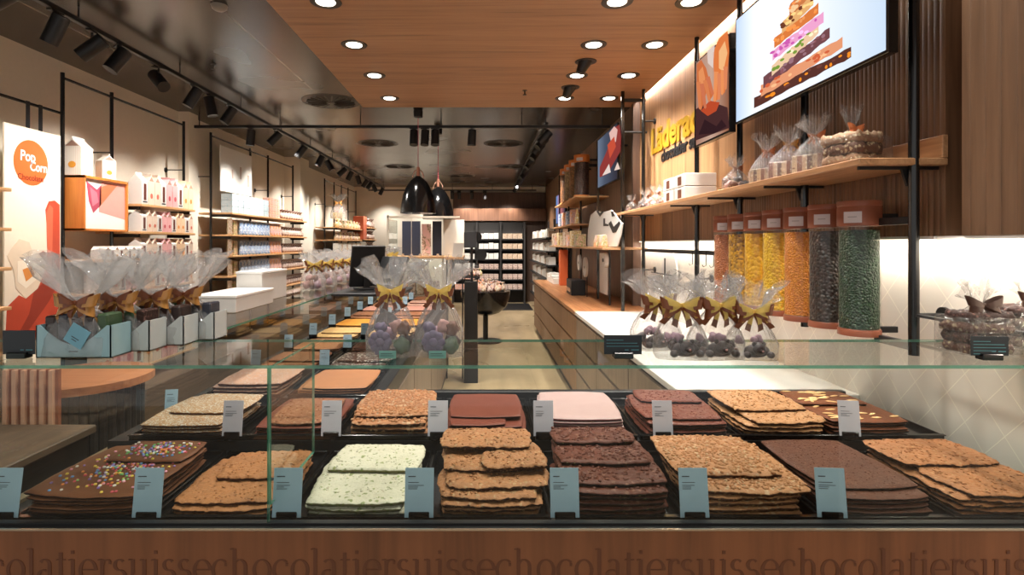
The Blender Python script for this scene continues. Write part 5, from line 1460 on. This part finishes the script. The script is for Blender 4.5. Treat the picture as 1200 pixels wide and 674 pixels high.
def pack(kind, shape, loc, label, group, sc=(1, 1, 1), rz=0):
    k = (kind, shape)
    if k not in _pk: _pk[k] = mk_pack(kind, shape); o = _pk[k]
    else: o = _pk[k].copy(); C.objects.link(o)
    o.location = loc; o.scale = sc; o.rotation_euler = (0, 0, rz)
    return tag(o, label, {'pouch': 'packet', 'box': 'box', 'bag': 'bag'}[shape], group)
for i, z in enumerate([1.92]+HZ[1:]):
    lv = 'on the %s shelf of the blue packet rack' % ORD[i]
    if i == 0:
        for k in range(7):
            for q in range(3):
                pack('pale blue', 'box', (-3.14, 6.70+k*.16, z+.0008+q*.078), 'pale blue box, %s stack from left, %s, %s' % (ORD[k], ['bottom', 'middle', 'top'][q], 'top shelf of blue packet rack'), 'pale blue boxes on the top shelf', (1.4, 1.65, .44))
        for k in range(4):
            for q in range(3): pack('pink and white', 'box', (-3.14, 7.86+k*.10, z+.0008+q*.095), 'pinkish square box, %s column, %s, beside pale blue boxes' % (ORD[k], ['bottom', 'middle', 'top'][q]), 'pinkish boxes on the top shelf', (1, 1, .54))
        for k in range(9): pack('clear', 'bag', (-3.13, 8.34+k*.11, z+.0008), 'small tied bag %s, %s from left' % ('on the top shelf', ORD[k]), 'tied bags %s' % lv, (1.2, 1.2, 1))
    else:
        pack('cream', 'box', (-3.12, 6.66, z+.0008), 'tilted cream folder at the left end, %s shelf, blue packet rack' % ORD[i], 'tilted folders of the blue packet rack', (.5, 1.0, 1.15), .5)
        pack('green and red', 'box', (-3.15, 6.79, z+.0008), 'picture box next to the folder, %s shelf, blue packet rack' % ORD[i], 'picture boxes of the blue packet rack', (.9, 1.1, 1.05), 0)
        for k in range(9): pack('blue and white', 'pouch', (-3.11, 6.95+k*.105, z+.0008), 'blue and white pouch, %s shelf, %s from left' % (ORD[i], ORD[k]), 'blue pouches %s' % lv, (1, 1.1, 1.1))
        for k in range(4): pack('pink and white', 'pouch', (-3.11, 7.92+k*.105, z+.0008), 'pink pouch right of the blue ones, %s shelf, %s' % (ORD[i], ORD[k]), 'pink pouches %s' % lv, (1, 1.1, 1.05))
        for k in range(9): pack('clear', 'bag', (-3.13, 8.40+k*.104, z+.0008), 'small tied nut bag, %s shelf, %s from left' % (ORD[i], ORD[k]), 'tied bags %s' % lv, (1.2, 1.2, 1))
o = T('poster', 'white hanging poster board above the pale blue boxes', 'poster', (-3.27, 7.1, 2.1))
MB().box(-3.275, 6.72, 2.20, -3.262, 7.62, 2.76, .001).build('board', M((240, 236, 230), .5), o)
for a_, b_, c_, d_ in ((7.02, 2.38, 7.06, 2.50), (7.25, 2.40, 7.30, 2.56), (7.48, 2.32, 7.54, 2.48)): MB().box(-3.2618, a_, b_, -3.2612, c_, d_).build('picture', M((196, 172, 160), .5), o)
# ------------------------------------------------------------------ far rack
kinds = ['yellow', 'green and red', 'clear', 'pink and white', 'cream', 'white']
for i, z in enumerate([1.88, 1.62, 1.37, 1.12, .87]):
    rshelf(11.1, 13.2, z, 'oak shelf of the far snack rack, %s from the top' % ORD[i], 'oak shelves of the far snack rack', -2.98)
    for k in range(15):
        kd = [['yellow', 'green and red', 'cream'], ['cream', 'clear', 'green and red'], ['white', 'white', 'cream'], ['pink and white', 'green and red', 'clear'], ['clear', 'pink and white', 'yellow']][i][k % 3]
        sh_ = 'box' if i == 2 else ('pouch' if k % 2 else 'bag')
        pack(kd, sh_, (-3.06, 11.2+k*.138, z+.0008), '%s snack %s, %s shelf of the far rack, %s from left' % (kd, {'box': 'carton', 'pouch': 'pouch', 'bag': 'bag'}[sh_], ORD[i], ORD[k]), 'snacks on the %s shelf of far rack' % ORD[i], (1.1, 1.35, 1.05), 0)
gift_bag('tall cellophane gift basket wrap on top of the far rack', .3, .3, .34, .16, .16, 300, ((m_gbow, 1, 0),), .08, m_cello2, None, (-3.12, 11.6, 2.07))
for k in range(5):
    pack(kinds[k], 'box', (-3.12+(.05 if k % 2 else -.05), 11.5+.05*k, 2.075+.0+(.12*(k//2) if k > 1 else 0)), '%s pack inside the tall cellophane gift basket' % kinds[k], 'packs in the gift basket', (.8, .9, .7))
o = T('orange_sign_box', 'orange brown display box at the end of the far left rack', 'display box', (-3.1, 13.5, 1.6))
MB().box(-3.2, 13.2, 1.64, -2.95, 13.55, 2.2, .004).build('case', M((190, 92, 60), .5), o)
for i, z in enumerate((1.94, 1.64, 1.37, 1.12)):
    rshelf(13.6, 14.3, z, 'short shelf beside the far orange display box, %s from the top' % ORD[i], 'short shelves at the far corner', -2.85)
    for k in range(3): pack('clear', 'bag', (-2.95, 13.7+k*.2, z+.0008), 'puffy pinkish bag in the far corner, %s shelf, %s from left' % (ORD[i], ORD[k]), 'puffy bags in the far corner', (2.0, 2.2, 1.5))
# round table and wrapped items outside the left glass
tb = T('display_table', 'round dark display table with orange brown wooden top seen through the glass', 'table', (-2.17, 2.95, 0))
MB().cyl((-2.17, 2.95, .80), (-2.17, 2.95, .84), .33, n=56).build('table_top', wood('table_orange_wood', (178, 106, 60), (196, 124, 76), 'X', .6, .45), tb, smooth=True)
mb = MB().cyl((-2.17, 2.95, .0), (-2.17, 2.95, .05), .27, n=40)
for k in range(40):
    a = 2*PI*k/40; mb.cyl((-2.17+.26*math.cos(a), 2.95+.26*math.sin(a), .05), (-2.17+.26*math.cos(a), 2.95+.26*math.sin(a), .80), .022, n=8)
mb.cyl((-2.17, 2.95, .05), (-2.17, 2.95, .80), .24, n=32)
mb.build('drum', m_dark, tb)
o = T('slat_reflection', 'reflection of pale orange slats in the left glass, built as a panel', 'panel', (-1.62, 2.1, 0))  # slats are a glass reflection, modelled as a solid panel
mb = MB().box(-1.86, 2.115, .0, -1.655, 2.13, 1.06)
o2 = mb.build('back', M((150, 84, 56), .5), o)
mb = MB()
for k in range(6): mb.box(-1.86+k*.0355, 2.10, .0, -1.86+k*.0355+.016, 2.115, 1.06, .001)
mb.build('slats', M((216, 160, 130), .5), o)
# ================================================================== ON THE LEFT GLASS TOP
zt = TOPZ+.001
xg = -1.08
# acrylic / white boxes
def wbox(x0, y0, z0, x1, y1, z1, label, grp='white boxes on the left glass top'):
    o = T('white_box', label, 'box', ((x0+x1)/2, (y0+y1)/2, z0), grp)
    MB().box(x0, y0, z0, x1, y1, z1-.012, .002).build('carton', m_white, o)
    MB().box(x0-.003, y0-.003, z1-.012, x1+.003, y1+.003, z1, .002).build('lid', M((244, 242, 238), .4), o)
    return o
wbox(-1.26, 2.34, zt, -1.07, 2.75, zt+.075, 'low white box at the near end of left glass top')
o = wbox(-1.26, 2.76, zt, -1.13, 3.1, zt+.155, 'tall white box behind the low white box')
mb = MB()
for k in range(4): mb.box(-1.2601-.003, 2.80+k*.07, zt+.03, -1.2600, 2.85+k*.07, zt+.12)
mb.build('print', M((205, 200, 194), .5), o)
wbox(-1.24, 5.55, zt, -.98, 5.95, zt+.10, 'flat white box further along the left glass top')
wbox(-1.20, 5.60, zt+.101, -1.05, 5.80, zt+.22, 'small white box standing on the flat white box')
for i in range(6):
    y = 3.55+i*.26
    gift_bag('gift bag with yellow bow on left glass top, %s from the white boxes' % ORD[i], .15, .12, .16, .075, .07, 200+i, ((m_bbow, 1.3, -.006), (m_ybow, 1.1, .002)), .042, m_cello2, 'yellow bow bags on the left glass top', (-1.12, y, zt), .5)
    rs = random.Random(i)
    for k in range(5):
        mb = MB(); lump(mb, (0, 0, 0), .026, k+i*7, n=10)
        o = mb.build('praline', [m_rose, m_mchoc, m_lil][k % 3], None, False, 'all'); o.location = (-1.12+(-.035+.035*(k % 3)), y+(-.02 if k < 3 else .025), zt+.03+(.0 if k < 3 else .035))
        tag(o, '%s praline in the %s yellow bow bag on left glass top' % (['rose', 'milk', 'lilac'][k % 3], ORD[i]), 'chocolate', 'pralines in yellow bow bags')
for i in range(4):
    y = 5.3+.0+i*.25+.85
    gift_bag('distant gift bag with yellow bow near the till, %s from the front' % ORD[i], .15, .12, .17, .075, .07, 220+i, ((m_ybow, 1.3, .0),), .042, m_cello2, 'yellow bow bags near the till', (-1.10+.02*i, y-.0 if y < 6.45 else 6.42+(i*.0), zt), .2) if y < 6.48 else None
# till screens
def till(x, y, w, h, tilt, yaw, label, z0, hstem=.05):
    o = T('till_screen', label, 'screen', (x, y, z0), None, yaw)
    mb = MB().box(-w/2, -.012, 0, w/2, .012, h, .004); mb.xf(Matrix.Translation((0, 0, hstem)) @ Matrix.Rotation(tilt, 4, 'X')); mb.build('housing', m_black, o, False)
    MB().box(-w*.3, -.05, 0, w*.3, .08, .012, .003).box(-.02, -.0, .01, .02, .03, hstem+.05).build('stand', m_black, o, False)
    return o
till(-.78, 3.55, .22, .27, -.25, .55+PI, 'tall dark till screen leaning back on left counter', zt, .02)
till(-.62, 3.40, .20, .21, -.55, -.45, 'grey backed till screen beside the tall one', zt, .03)
o = T('card_reader_arm', 'thin black arm and disc holding the till screens', 'stand', (-.60, 3.3, .93))
MB().cyl((-.60, 3.3, .93), (-.60, 3.3, 1.26), .012, n=10).cyl((-.60, 3.29, 1.06), (-.60, 3.31, 1.06), .075, n=28).build('arm', m_black, o, smooth=True)
tb_ = T('till_shelf', 'small black shelf carrying the till screens', 'shelf', (-.70, 3.45, 1.22))
MB().box(-.92, 3.25, 1.232, -.50, 3.75, 1.25, .003).box(-.66, 3.4, .92, -.62, 3.44, 1.232).build('shelf', m_black, tb_)
# ================================================================== MIDDLE: glass showcase under the pendants
sc_ = T('glass_showcase', 'glass fronted showcase cabinet under the black pendant lamps', 'showcase', (-.7, 7.4, 0))
X0, X1, Yf, Yb = -1.22, -.52, 6.75, 7.5
MB().box(X0, Yf, 0, X1, Yb, .9, .004).build('body', m_taupe, sc_)
MB().box(X0-.02, Yf-.03, 1.36, X1+.24, Yb, 1.385, .003).build('shelf_edge', m_oak, sc_)
mb = MB().box(X0, Yf, .90, X0+.02, Yf+.02, 1.90).box(X1-.02, Yf, .9, X1, Yf+.02, 1.36).box(X0, Yf, 1.86, X1+.2, Yf+.04, 1.885)
mb.box(X0+.3, Yf, 1.385, X0+.305, Yf+.02, 1.86)
mb.build('frame', M((206, 196, 180), .4), sc_)
pane(X0, Yf-.002, .92, X1, Yf+.004, 1.36, sc_, 'front_glass')
pane(X0, Yf+.03, 1.385, X0+.006, Yb, 1.86, sc_, 'side_glass')
MB().box(X0+.12, Yb-.3, 1.386, X0+.36, Yb-.28, 1.84).box(X0+.52, Yb-.3, 1.386, X0+.64, Yb-.28, 1.84).build('dark_panel', M((38, 42, 58), .4), sc_)
MB().box(X0+.38, Yb-.31, 1.386, X0+.50, Yb-.30, 1.80).build('picture_panel', packm('mosaic', (200, 180, 160), (120, 70, 60), (230, 190, 190), 12), sc_)
MB().box(X0+.66, Yb-.29, 1.386, X1+.24, Yb-.27, 1.86).build('white_panel', M((206, 200, 190), .5), sc_)
for i in range(6):
    pack(['clear', 'cream'][i % 2], 'bag', (X0+.07+i*.11, 6.86, 1.386), 'tiny jar on the oak ledge below the pendants, %s from left' % ORD[i], 'small jars on the ledge below pendants', (.5, .5, .22))
    pack(['cream', 'pink and white', 'clear'][i % 3], 'box', (X0+.1+i*.1, 6.9, .902), 'small package inside the glass showcase, %s from left' % ORD[i], 'packages in the glass showcase', (.8, .9, 1.0))
# pole with terminal
pt = T('terminal_stand', 'slim black stand with terminal on a black pillar by the aisle', 'stand', (-.18, 6.1, 0))
MB().box(-.235, 6.05, .38, -.09, 6.2, 1.12, .004).build('pillar', m_black, pt)
MB().box(-.24, 6.04, .0, -.085, 6.21, .38, .004).build('foot', m_black, pt)
MB().cyl((-.155, 6.12, 1.12), (-.155, 6.12, 1.56), .015, n=10).build('pole', m_black, pt)
MB().box(-.24, 6.06, 1.50, -.10, 6.10, 1.67, .004).build('terminal', M((60, 62, 66), .3), pt)
MB().cyl((-.10, 6.10, 1.62), (-.10, 6.14, 1.62), .06, n=20).cyl((-.05, 6.10, 1.42), (-.05, 6.13, 1.42), .065, n=20).build('disc', m_black, pt)
for i in range(2):
    o = T('leaflet', 'white leaflet leaning on the ledge beside the terminal, %s' % ('left' if i == 0 else 'right'), 'leaflet', (-.36+.06*i, 6.3, 1.39), 'white leaflets by the terminal')
    mb = MB().box(-.03, 0, 0, .03, .003, .16); mb.xf(Matrix.Rotation(.15, 4, 'Y')); mb.build('sheet', m_white, o, False)
ld = T('ledge_table', 'narrow dark side table under the leaflets by the till', 'table', (-.36, 6.3, 0))
MB().box(-.46, 6.24, 1.36, -.25, 6.4, 1.388, .003).build('table_top', m_oak, ld)
for x in (-.45, -.27):
    MB().box(x, 6.25, 0, x+.015, 6.265, 1.36).build('leg', m_black, ld)
# black bowl table
bt = T('bowl_table', 'big black bowl shaped promotional table standing in the aisle', 'table', (.0, 8.6, 0))
MB().lathe([(.10, .42), (.22, .46), (.33, .56), (.38, .70), (.39, .80), (.37, .80), (.0, .78)], (-.0, 8.6, 0), 40).build('bowl', m_blackg, bt, smooth=True)
MB().lathe([(.26, 0), (.26, .02), (.04, .04), (.04, .43), (.12, .44)], (0, 8.6, 0), 28).build('foot', m_black, bt, smooth=True)
for i in range(26):
    a = i*2.4; r_ = .30*math.sqrt((i+.5)/26)
    pack(['cream', 'pink and white', 'clear'][i % 3], 'bag', (r_*math.cos(a), 8.6+r_*math.sin(a), .80), 'small wrapped sweet heaped on the black bowl table, %s' % ['near its rim', 'at its middle'][i < 10], 'wrapped sweets on the bowl table', (1.0, 1.0, .9+.5*(1-r_/.3)))
MB_ = None
rk = T('wire_stand', 'thin black wire display stand beside the black bowl', 'stand', (-.22, 7.9, 0))
mb = MB()
for x in (-.30, -.12): mb.cyl((x, 7.9, 0), (x, 7.9, 1.05), .008, n=8)
mb.cyl((-.30, 7.9, .0+.008), (-.12, 7.9, .008), .008, n=8).box(-.34, 7.8, 1.05, -.08, 8.05, 1.07, .002)
mb.build('frame', m_black, rk)
for i in range(8): pack(['pink and white', 'cream', 'clear', 'green and red'][i % 4], 'bag', (-.31+.033*i, 7.9+.05*(i % 2), 1.071), 'wrapped sweets on the thin wire stand, %s from left' % ORD[i], 'sweets on the wire stand', (.8, .8, .8))

# ================================================================== REAR SHELVING
def rear_unit(x0, x1, y, label, grp, ncol, zs, seed, pat):
    o = T('shelving_unit', label, 'shelving', ((x0+x1)/2, y, 0), 'dark shelving at the rear wall')
    mb = MB()
    for k in range(ncol+1):
        x = x0+(x1-x0)*k/ncol; mb.box(x-.02, y, 0, x+.02, y+.35, 2.1)
    mb.box(x0, y+.33, 0, x1, y+.35, 2.1); mb.build('frame', m_dark, o)
    for z in zs: MB().box(x0+.021, y-.01, z-.03, x1-.021, y+.329, z).build('shelf', m_black, o)
    rs = random.Random(seed)
    for i, z in enumerate(zs):
        for c in range(ncol):
            a = x0+(x1-x0)*c/ncol+.05; b = x0+(x1-x0)*(c+1)/ncol-.05
            n = 4 if ncol > 1 else 6
            for k in range(n):
                kd = pat[(i, c)] if (i, c) in pat else 'white'
                w_ = (b-a)/n*.92
                pack(kd, 'box', (a+(b-a)*(k+.5)/n, y+.10, z+.0008), '%s box in the rear shelving %s, %s shelf, bay %s' % (kd, grp, ORD[i], ORD[c]), 'boxes of the %s rear unit, %s shelf' % (grp, ORD[i]), (1.2, w_/.09, rs.uniform(.75, .95) if kd == 'white' else .8), 0)
zs = [1.66, 1.40, 1.14, .88, .62, .36]
pat = {(0, 0): 'yellow', (3, 1): 'clear', (4, 1): 'clear', (5, 1): 'clear', (0, 2): 'cream', (1, 2): 'cream', (2, 2): 'cream', (3, 2): 'clear', (4, 2): 'clear', (5, 2): 'clear', (4, 0): 'pink and white', (5, 0): 'pink and white'}
rear_unit(-.84, 1.0, 14.0, 'wide dark shelving unit filled with white boxes at the rear wall', 'wide unit', 3, zs, 3, pat)
o = T('header_panel', 'brown wooden header panel above the rear shelving', 'panel', (.3, 14.2, 2.1))
MB().box(-.84, 14.2, 2.13, 1.58, 14.53, 2.45, .004).build('panel', wood('header_wood', (110, 74, 54), (130, 90, 66), 'Z', .6, .5), o)
MB().box(-.2, 14.05, 0, 1.0, 14.0, .0).v
# side shelving along the right wall
o = T('shelving_unit', 'dark shelving with white boxes along the right wall near the rear', 'shelving', (1.4, 12.0, 0), 'dark shelving at the rear wall')
mb = MB()
for y in (10.1, 11.3, 12.5, 13.7): mb.box(1.56, y, 0, 1.598, y+.04, 2.1)
mb.build('frame', m_dark, o)
for i, z in enumerate(zs):
    MB().box(1.12, 10.1, z-.03, 1.558, 13.74, z).build('shelf', m_black, o)
    for k in range(14): pack('white' if (k+i) % 4 else 'cream', 'box', (1.24, 10.25+k*.255, z+.0008), 'white box on right side rear shelving, %s shelf, %s from the camera' % (ORD[i], ORD[k]), 'boxes of the right rear shelving, %s shelf' % ORD[i], (1.3, 2.2, .65+.35*((k*7+i*3) % 4)/3), 0)
mt_ = tag(MB().box(-.2, 12.6, .001, 1.1, 13.95, .012, .002).build('floor_mat', m_black, loc=(.4, 13.2, .001)), 'black floor mat in front of the rear shelving', 'mat')

# ================================================================== RIGHT BACK SECTION: rack on wooden worktop
tp = rpost = T('rack_post', 'tall square black post where the white worktop meets the wooden one', 'post', (1.31, 5.22, .9), 'posts of the back rack')
MB().box(1.295, 5.205, .901, 1.325, 5.235, 3.04, .002).build('pole', m_blackg, tp)
MB().box(1.325, 5.21, 2.9, 1.529, 5.23, 2.93).build('wall_arm', m_black, tp)
for i, y in enumerate((6.35, 7.5, 8.6, 9.65)):
    o = T('rack_post', 'black post of the back rack, %s behind the tall square post' % ORD[i], 'post', (1.31, y, .9), 'posts of the back rack')
    MB().box(1.298, y, .901, 1.322, y+.024, 2.75, .002).build('pole', m_blackg, o)
    MB().box(1.322, y+.004, 2.6, 1.597, y+.02, 2.62).build('wall_arm', m_black, o)
s3 = scr('tall dark screen with portrait picture above the wooden worktop', 1.285, 5.32, 6.25, 2.17, 2.73, .03, bg=m_screen('blue_dark_screen', [(0, lin((60, 56, 66))), (.6, lin((84, 92, 112))), (1, lin((120, 134, 156)))], .7))
mats = []; mb = MB()
for pts, c_, l_ in (([(703, 208), (703, 196), (710, 180), (716, 165), (720, 150), (726, 146), (728, 160), (727, 178), (720, 190), (712, 204)], (150, 60, 56), 1), ([(714, 156), (720, 148), (724, 152), (722, 166), (717, 170)], (236, 190, 180), 2), ([(712, 170), (720, 160), (722, 172), (715, 186)], (206, 84, 60), 3), ([(706, 206), (714, 192), (716, 202)], (240, 220, 210), 3), ([(720, 200), (724, 190), (727, 198)], (240, 214, 200), 3)):
    pixpoly(pts, 1.2848, EM(c_, .8), mats, mb, l_)
mb.build('picture', mats, s3)
s4 = scr('small far screen with bluish picture on the right wall', 1.50, 10.3, 11.6, 1.95, 2.55, .03, bg=m_screen('far_screen', [(0, lin((60, 60, 74))), (.5, lin((200, 120, 120))), (1, lin((90, 150, 210)))], .8))
rs_ = T('rack_shelf', 'long thin dark shelf above the wooden worktop', 'shelf', (1.3, 7.3, 1.47), 'shelves of the back rack')
MB().box(1.12, 5.25, 1.485, 1.56, 9.6, 1.507, .002).build('board', m_shelfw, rs_)
rs2 = T('rack_shelf', 'upper short oak shelf holding the small orange capped dispensers', 'shelf', (1.3, 7.9, 2.10), 'shelves of the back rack')
MB().box(1.14, 6.9, 2.13, 1.56, 9.0, 2.15, .002).build('board', m_oak, rs2)
rs3 = T('rack_shelf', 'middle short shelf with yellow box on the back rack', 'shelf', (1.3, 7.9, 1.8), 'shelves of the back rack')
MB().box(1.14, 7.3, 1.79, 1.56, 9.3, 1.81, .002).build('board', m_shelfw, rs3)
m_ocap = M((224, 134, 66), .4)
for i, (y, fc) in enumerate(((7.15, (86, 58, 52)), (7.6, (176, 120, 76)), (8.05, (200, 170, 130)), (8.5, (150, 96, 60)))):
    dispenser((1.26, y), .10, 2.151, 2.70, bean('fill_far_%s' % 'abcd'[i], fc, tuple(int(v*.7) for v in fc), 50), 'small dispenser with orange cap on the back rack, %s from the camera' % ORD[i], 'orange capped dispensers', 1.0, i, m_ocap, 1.56)
for i in range(9):
    pack(['yellow', 'pink and white', 'cream', 'blue and white'][i % 4], 'box' if i % 2 else 'pouch', (1.24, 7.4+i*.2, 1.811), '%s package on middle back rack shelf, %s from the camera' % (['yellow', 'pinkish', 'cream', 'bluish'][i % 4], ORD[i]), 'packages on the middle back rack shelf', (1.2, 1.6, 1.2))
for i in range(16):
    kd = ['green and red', 'yellow', 'pink and white', 'cream'][i % 4]
    y = 5.42+i*.07 if i < 8 else 6.9+(i-8)*.33
    pack(kd, 'pouch' if i < 8 else 'box', (1.19, y, 1.508), '%s packet on the long thin shelf, %s from the camera' % (kd, ORD[i]), 'packets on the long thin shelf', (1, .7, .75) if i < 8 else (1.2, 2.6, .9+.3*(i % 2)))
o = T('cutout_sign', 'white splash shaped cutout sign with black marks on the thin shelf', 'sign', (1.3, 5.9, 1.508))
CXX = 1.27
def on(px, py, X=CXX): p = onx(px, py, X); return (p.y, p.z)
pts = [(688, 289), (689, 270), (692, 252), (698, 247), (706, 249), (716, 246), (721, 252), (725, 258), (729, 262), (727, 276), (723, 289), (712, 289), (706, 282), (700, 289)]
MB().prism([on(a, b) for a, b in pts], CXX, CXX+.012, 'x').build('board', m_white, o)
mb = MB()
for pp_ in ([(699, 248), (703, 254), (707, 249), (706, 247), (703, 250), (700, 246)], [(707, 256), (709, 256), (709, 262), (713, 263), (713, 265), (707, 265)], [(713, 262), (716, 259), (719, 266), (726, 259), (727, 262), (722, 272), (718, 273)], [(716, 248), (719, 248), (721, 253), (717, 254)]):
    mb.prism([on(a, b, CXX-.002) for a, b in pp_], CXX-.0025, CXX-.0005, 'x')
mb.build('mark', m_black, o)
# things on the wooden worktop
o = T('ribbon_dispenser', 'white paper roll holder hanging down over the wooden worktop', 'roll', (1.3, 5.9, .95))
MB().box(1.285, 5.75, 1.0, 1.288, 6.15, 1.44).build('sheet', m_white, o)
MB().cyl((1.24, 5.75, 1.37), (1.28, 5.75, 1.37), .08, n=30).build('roll', m_white, o, smooth=True)
MB().cyl((1.232, 5.75, 1.37), (1.24, 5.75, 1.37), .02, n=16).build('hub', m_dark, o)
MB().cyl((1.28, 5.75, 1.37), (1.31, 5.75, 1.37), .008, n=8).box(1.29, 5.70, .901, 1.305, 5.72, 1.49).build('stand', m_black, o)
for i, (px, y, z, r_) in enumerate(((679, 7.0, 1.30, .10), (686, 6.6, 1.26, .12))):
    x = (px-VX)*y/F
    o = T('ribbon_reel', 'white ribbon reel standing over the black box, %s' % ('further' if i == 0 else 'nearer'), 'reel', (x, y, .9), 'white ribbon reels')
    MB().cyl((x-.012, y, z), (x+.012, y, z), r_, n=28).build('reel', m_white, o, smooth=True)
    MB().box(x+.014, y-.01, .901, x+.024, y+.01, z+.01).cyl((x-.014, y, z), (x+.018, y, z), .016, n=12).build('holder', m_black, o)
o = T('black_case', 'black box machine on the wooden worktop below the reels', 'box', (1.18, 6.9, .9))
MB().box(1.06, 6.75, .901, 1.24, 7.15, 1.09, .006).build('case', m_black, o)
MB().box(1.055, 6.8, .94, 1.06, 7.1, .99).build('slot', m_chrome, o)
o = T('orange_tube', 'orange cardboard tube standing on the wooden worktop', 'tube', (1.2, 8.4, .9))
MB().box(1.14, 8.35, .901, 1.26, 8.5, 1.45, .004).build('tube', M((206, 96, 50), .5), o)
for i in range(5):
    pack('white', 'box', (1.15, 8.75+i*.19, .9008), 'white box on the far end of the wooden worktop, %s' % ORD[i], 'white boxes at the worktop end', (1.5, 1.8, .5+.2*(i % 3)))
for c in list(C.objects):
    try:
        if c.get('label') == 'x x x x':
            for d in list(c.children_recursive): bpy.data.objects.remove(d, do_unlink=True)
            bpy.data.objects.remove(c, do_unlink=True)
    except ReferenceError: pass
WARM = (1, .94, .86)
def spot(name, loc, aim, W, size=70, blend=.6, r=.03, col=WARM):
    l = bpy.data.lights.new(name, 'SPOT'); l.energy = W; l.spot_size = math.radians(size); l.spot_blend = blend
    l.shadow_soft_size = r; l.color = col
    o = bpy.data.objects.new(name, l); C.objects.link(o); o.location = loc
    d = Vector(aim)-Vector(loc); o.rotation_euler = d.to_track_quat('-Z', 'Y').to_euler(); return o
def area(name, loc, aim, W, sx, sy, col=WARM):
    l = bpy.data.lights.new(name, 'AREA'); l.energy = W; l.shape = 'RECTANGLE'; l.size = sx; l.size_y = sy; l.color = col
    o = bpy.data.objects.new(name, l); C.objects.link(o); o.location = loc
    Z = (Vector(loc)-Vector(aim)).normalized(); Y = Vector((0, 1, 0)); X = Y.cross(Z).normalized()
    o.rotation_euler = Matrix((X, Y, Z)).transposed().to_euler(); return o
KD, KT, KS = 1.0, 1.0, 1.0
for x, ys in ((-.96, (1.82, 2.55, 3.28, 3.99, 4.72, 5.46)), (.79, (1.82, 2.55, 3.28, 3.99, 4.72, 5.46)), (1.235, (1.82, 2.55, 3.28, 3.99, 4.72, 5.46))):
    for y in ys: spot('downlight_and_fill', (x, y, 2.975), (x*.96, y, 0), (90 if y > 2.7 else 38)*KD, 105, .8, .05)
for x, y in ((-.1, 1.45), (-.1, 2.2), (-.9, 1.2), (.8, 1.2)): spot('downlight_and_fill', (x, y, 2.975), (x, y+.2, 0), 40*KD, 100, .8, .05)  # fill spots added over the counter to brighten the slabs, no fixtures
spot('swivel_lamp', (.82, 4.36, 2.90), (1.6, 4.5, 1.9), 85*KD, 80, .9); spot('swivel_lamp', (.82, 5.08, 2.90), (1.6, 5.0, 2.1), 85*KD, 80, .9)
for i, y in enumerate((2.6, 3.3, 3.9, 4.4, 5.2, 5.9, 6.8, 7.6, 8.4, 9.2, 10.2, 11.2, 12.3, 13.3)):
    spot('track_lamp', (-2.62, y, 2.80), (-3.42, y+.15, 1.5 if i % 2 else 1.2), (115 if y < 3.5 or y > 6.2 else 78)*KT, 85, .9, .05)
for i, y in enumerate((3.4, 4.6, 6, 7.4, 8.8, 10.4, 12)):
    spot('track_lamp', (-2.5, y, 2.80), (-1.0, y+.2, .9), 95*KT, 80, .9, .05)
for i, y in enumerate((6.6, 7.6, 8.6, 9.6, 10.8, 12, 13)):
    spot('track_lamp', (.72, y, 2.80), (1.5 if i % 2 == 0 else .1, y+.3, 1.3 if i % 2 == 0 else 0), 150*KT, 85, .9, .05)
for x in (-2.6, -1.6, -.5, .0, .6): spot('track_lamp', (x, 13.9, 2.75), (x, 14.6, 1.6), 60*KT, 90, .9, .05)
for x in (-1.8, -.6, .2): spot('track_lamp', (x, 6.4, 2.75), (x, 8.2, .4), 130*KT, 80, .9, .05)
for x, y in (((490-VX)*6.15/F, 6.15), ((513.5-VX)*7.1/F, 7.1)): spot('pendant_bulb', (x, y, 2.0), (x, y, 0), 60, 120, .5, .04)
area('cove_strip', (1.578, 3.8, 3.044), (1.585, 3.8, 0), 18*KS, .03, 3.6)
area('cladding_strip', (1.555, 3.75, 1.557), (1.605, 3.75, 1.42), 13*KS, .02, 3.7, (1, .9, .78))
area('cladding_strip', (1.552, 1.1, 1.557), (1.605, 1.1, 1.42), 6*KS, .02, 1.5, (1, .9, .78))

for x in (-.5, .1, .7): spot('rear_fill_spot', (x, 12.0, 2.8), (x, 14.0, 1.1), 150, 70, .9, .05)  # added fill spots, brighten the boxes of the rear shelving
spot('rear_fill_spot', (.3, 11.2, 2.8), (1.3, 12.2, 1.1), 120, 90, .9, .05)  # added fill for the right rear shelving
# ================================================================== CAMERA, LIGHT, LOOK
cam = bpy.data.cameras.new('camera'); co = bpy.data.objects.new('camera', cam); C.objects.link(co)
co.location = CAM; co.rotation_euler = (PI/2, 0, 0)
cam.sensor_width = 36; cam.lens = F/1200*36
cam.shift_x = (600-VX)/1200; cam.shift_y = -(337-VY)/1200
cam.clip_start = .05; cam.clip_end = 100
sc = bpy.context.scene; sc.camera = co
sc.view_settings.view_transform = 'Standard'; sc.view_settings.look = 'None'
sc.view_settings.gamma = 1; sc.view_settings.use_curve_mapping = False
sc.view_settings.exposure = 0.25
w = bpy.data.worlds.new('world'); sc.world = w; w.use_nodes = True
w.node_tree.nodes['Background'].inputs[0].default_value = (1, .97, .93, 1)
w.node_tree.nodes['Background'].inputs[1].default_value = .65
cy = sc.cycles
cy.max_bounces = 10; cy.diffuse_bounces = 4; cy.glossy_bounces = 4; cy.transmission_bounces = 6
cy.transparent_max_bounces = 24; cy.caustics_reflective = False; cy.caustics_refractive = False
cy.sample_clamp_indirect = 6; cy.sample_clamp_direct = 0
cy.use_denoising = True
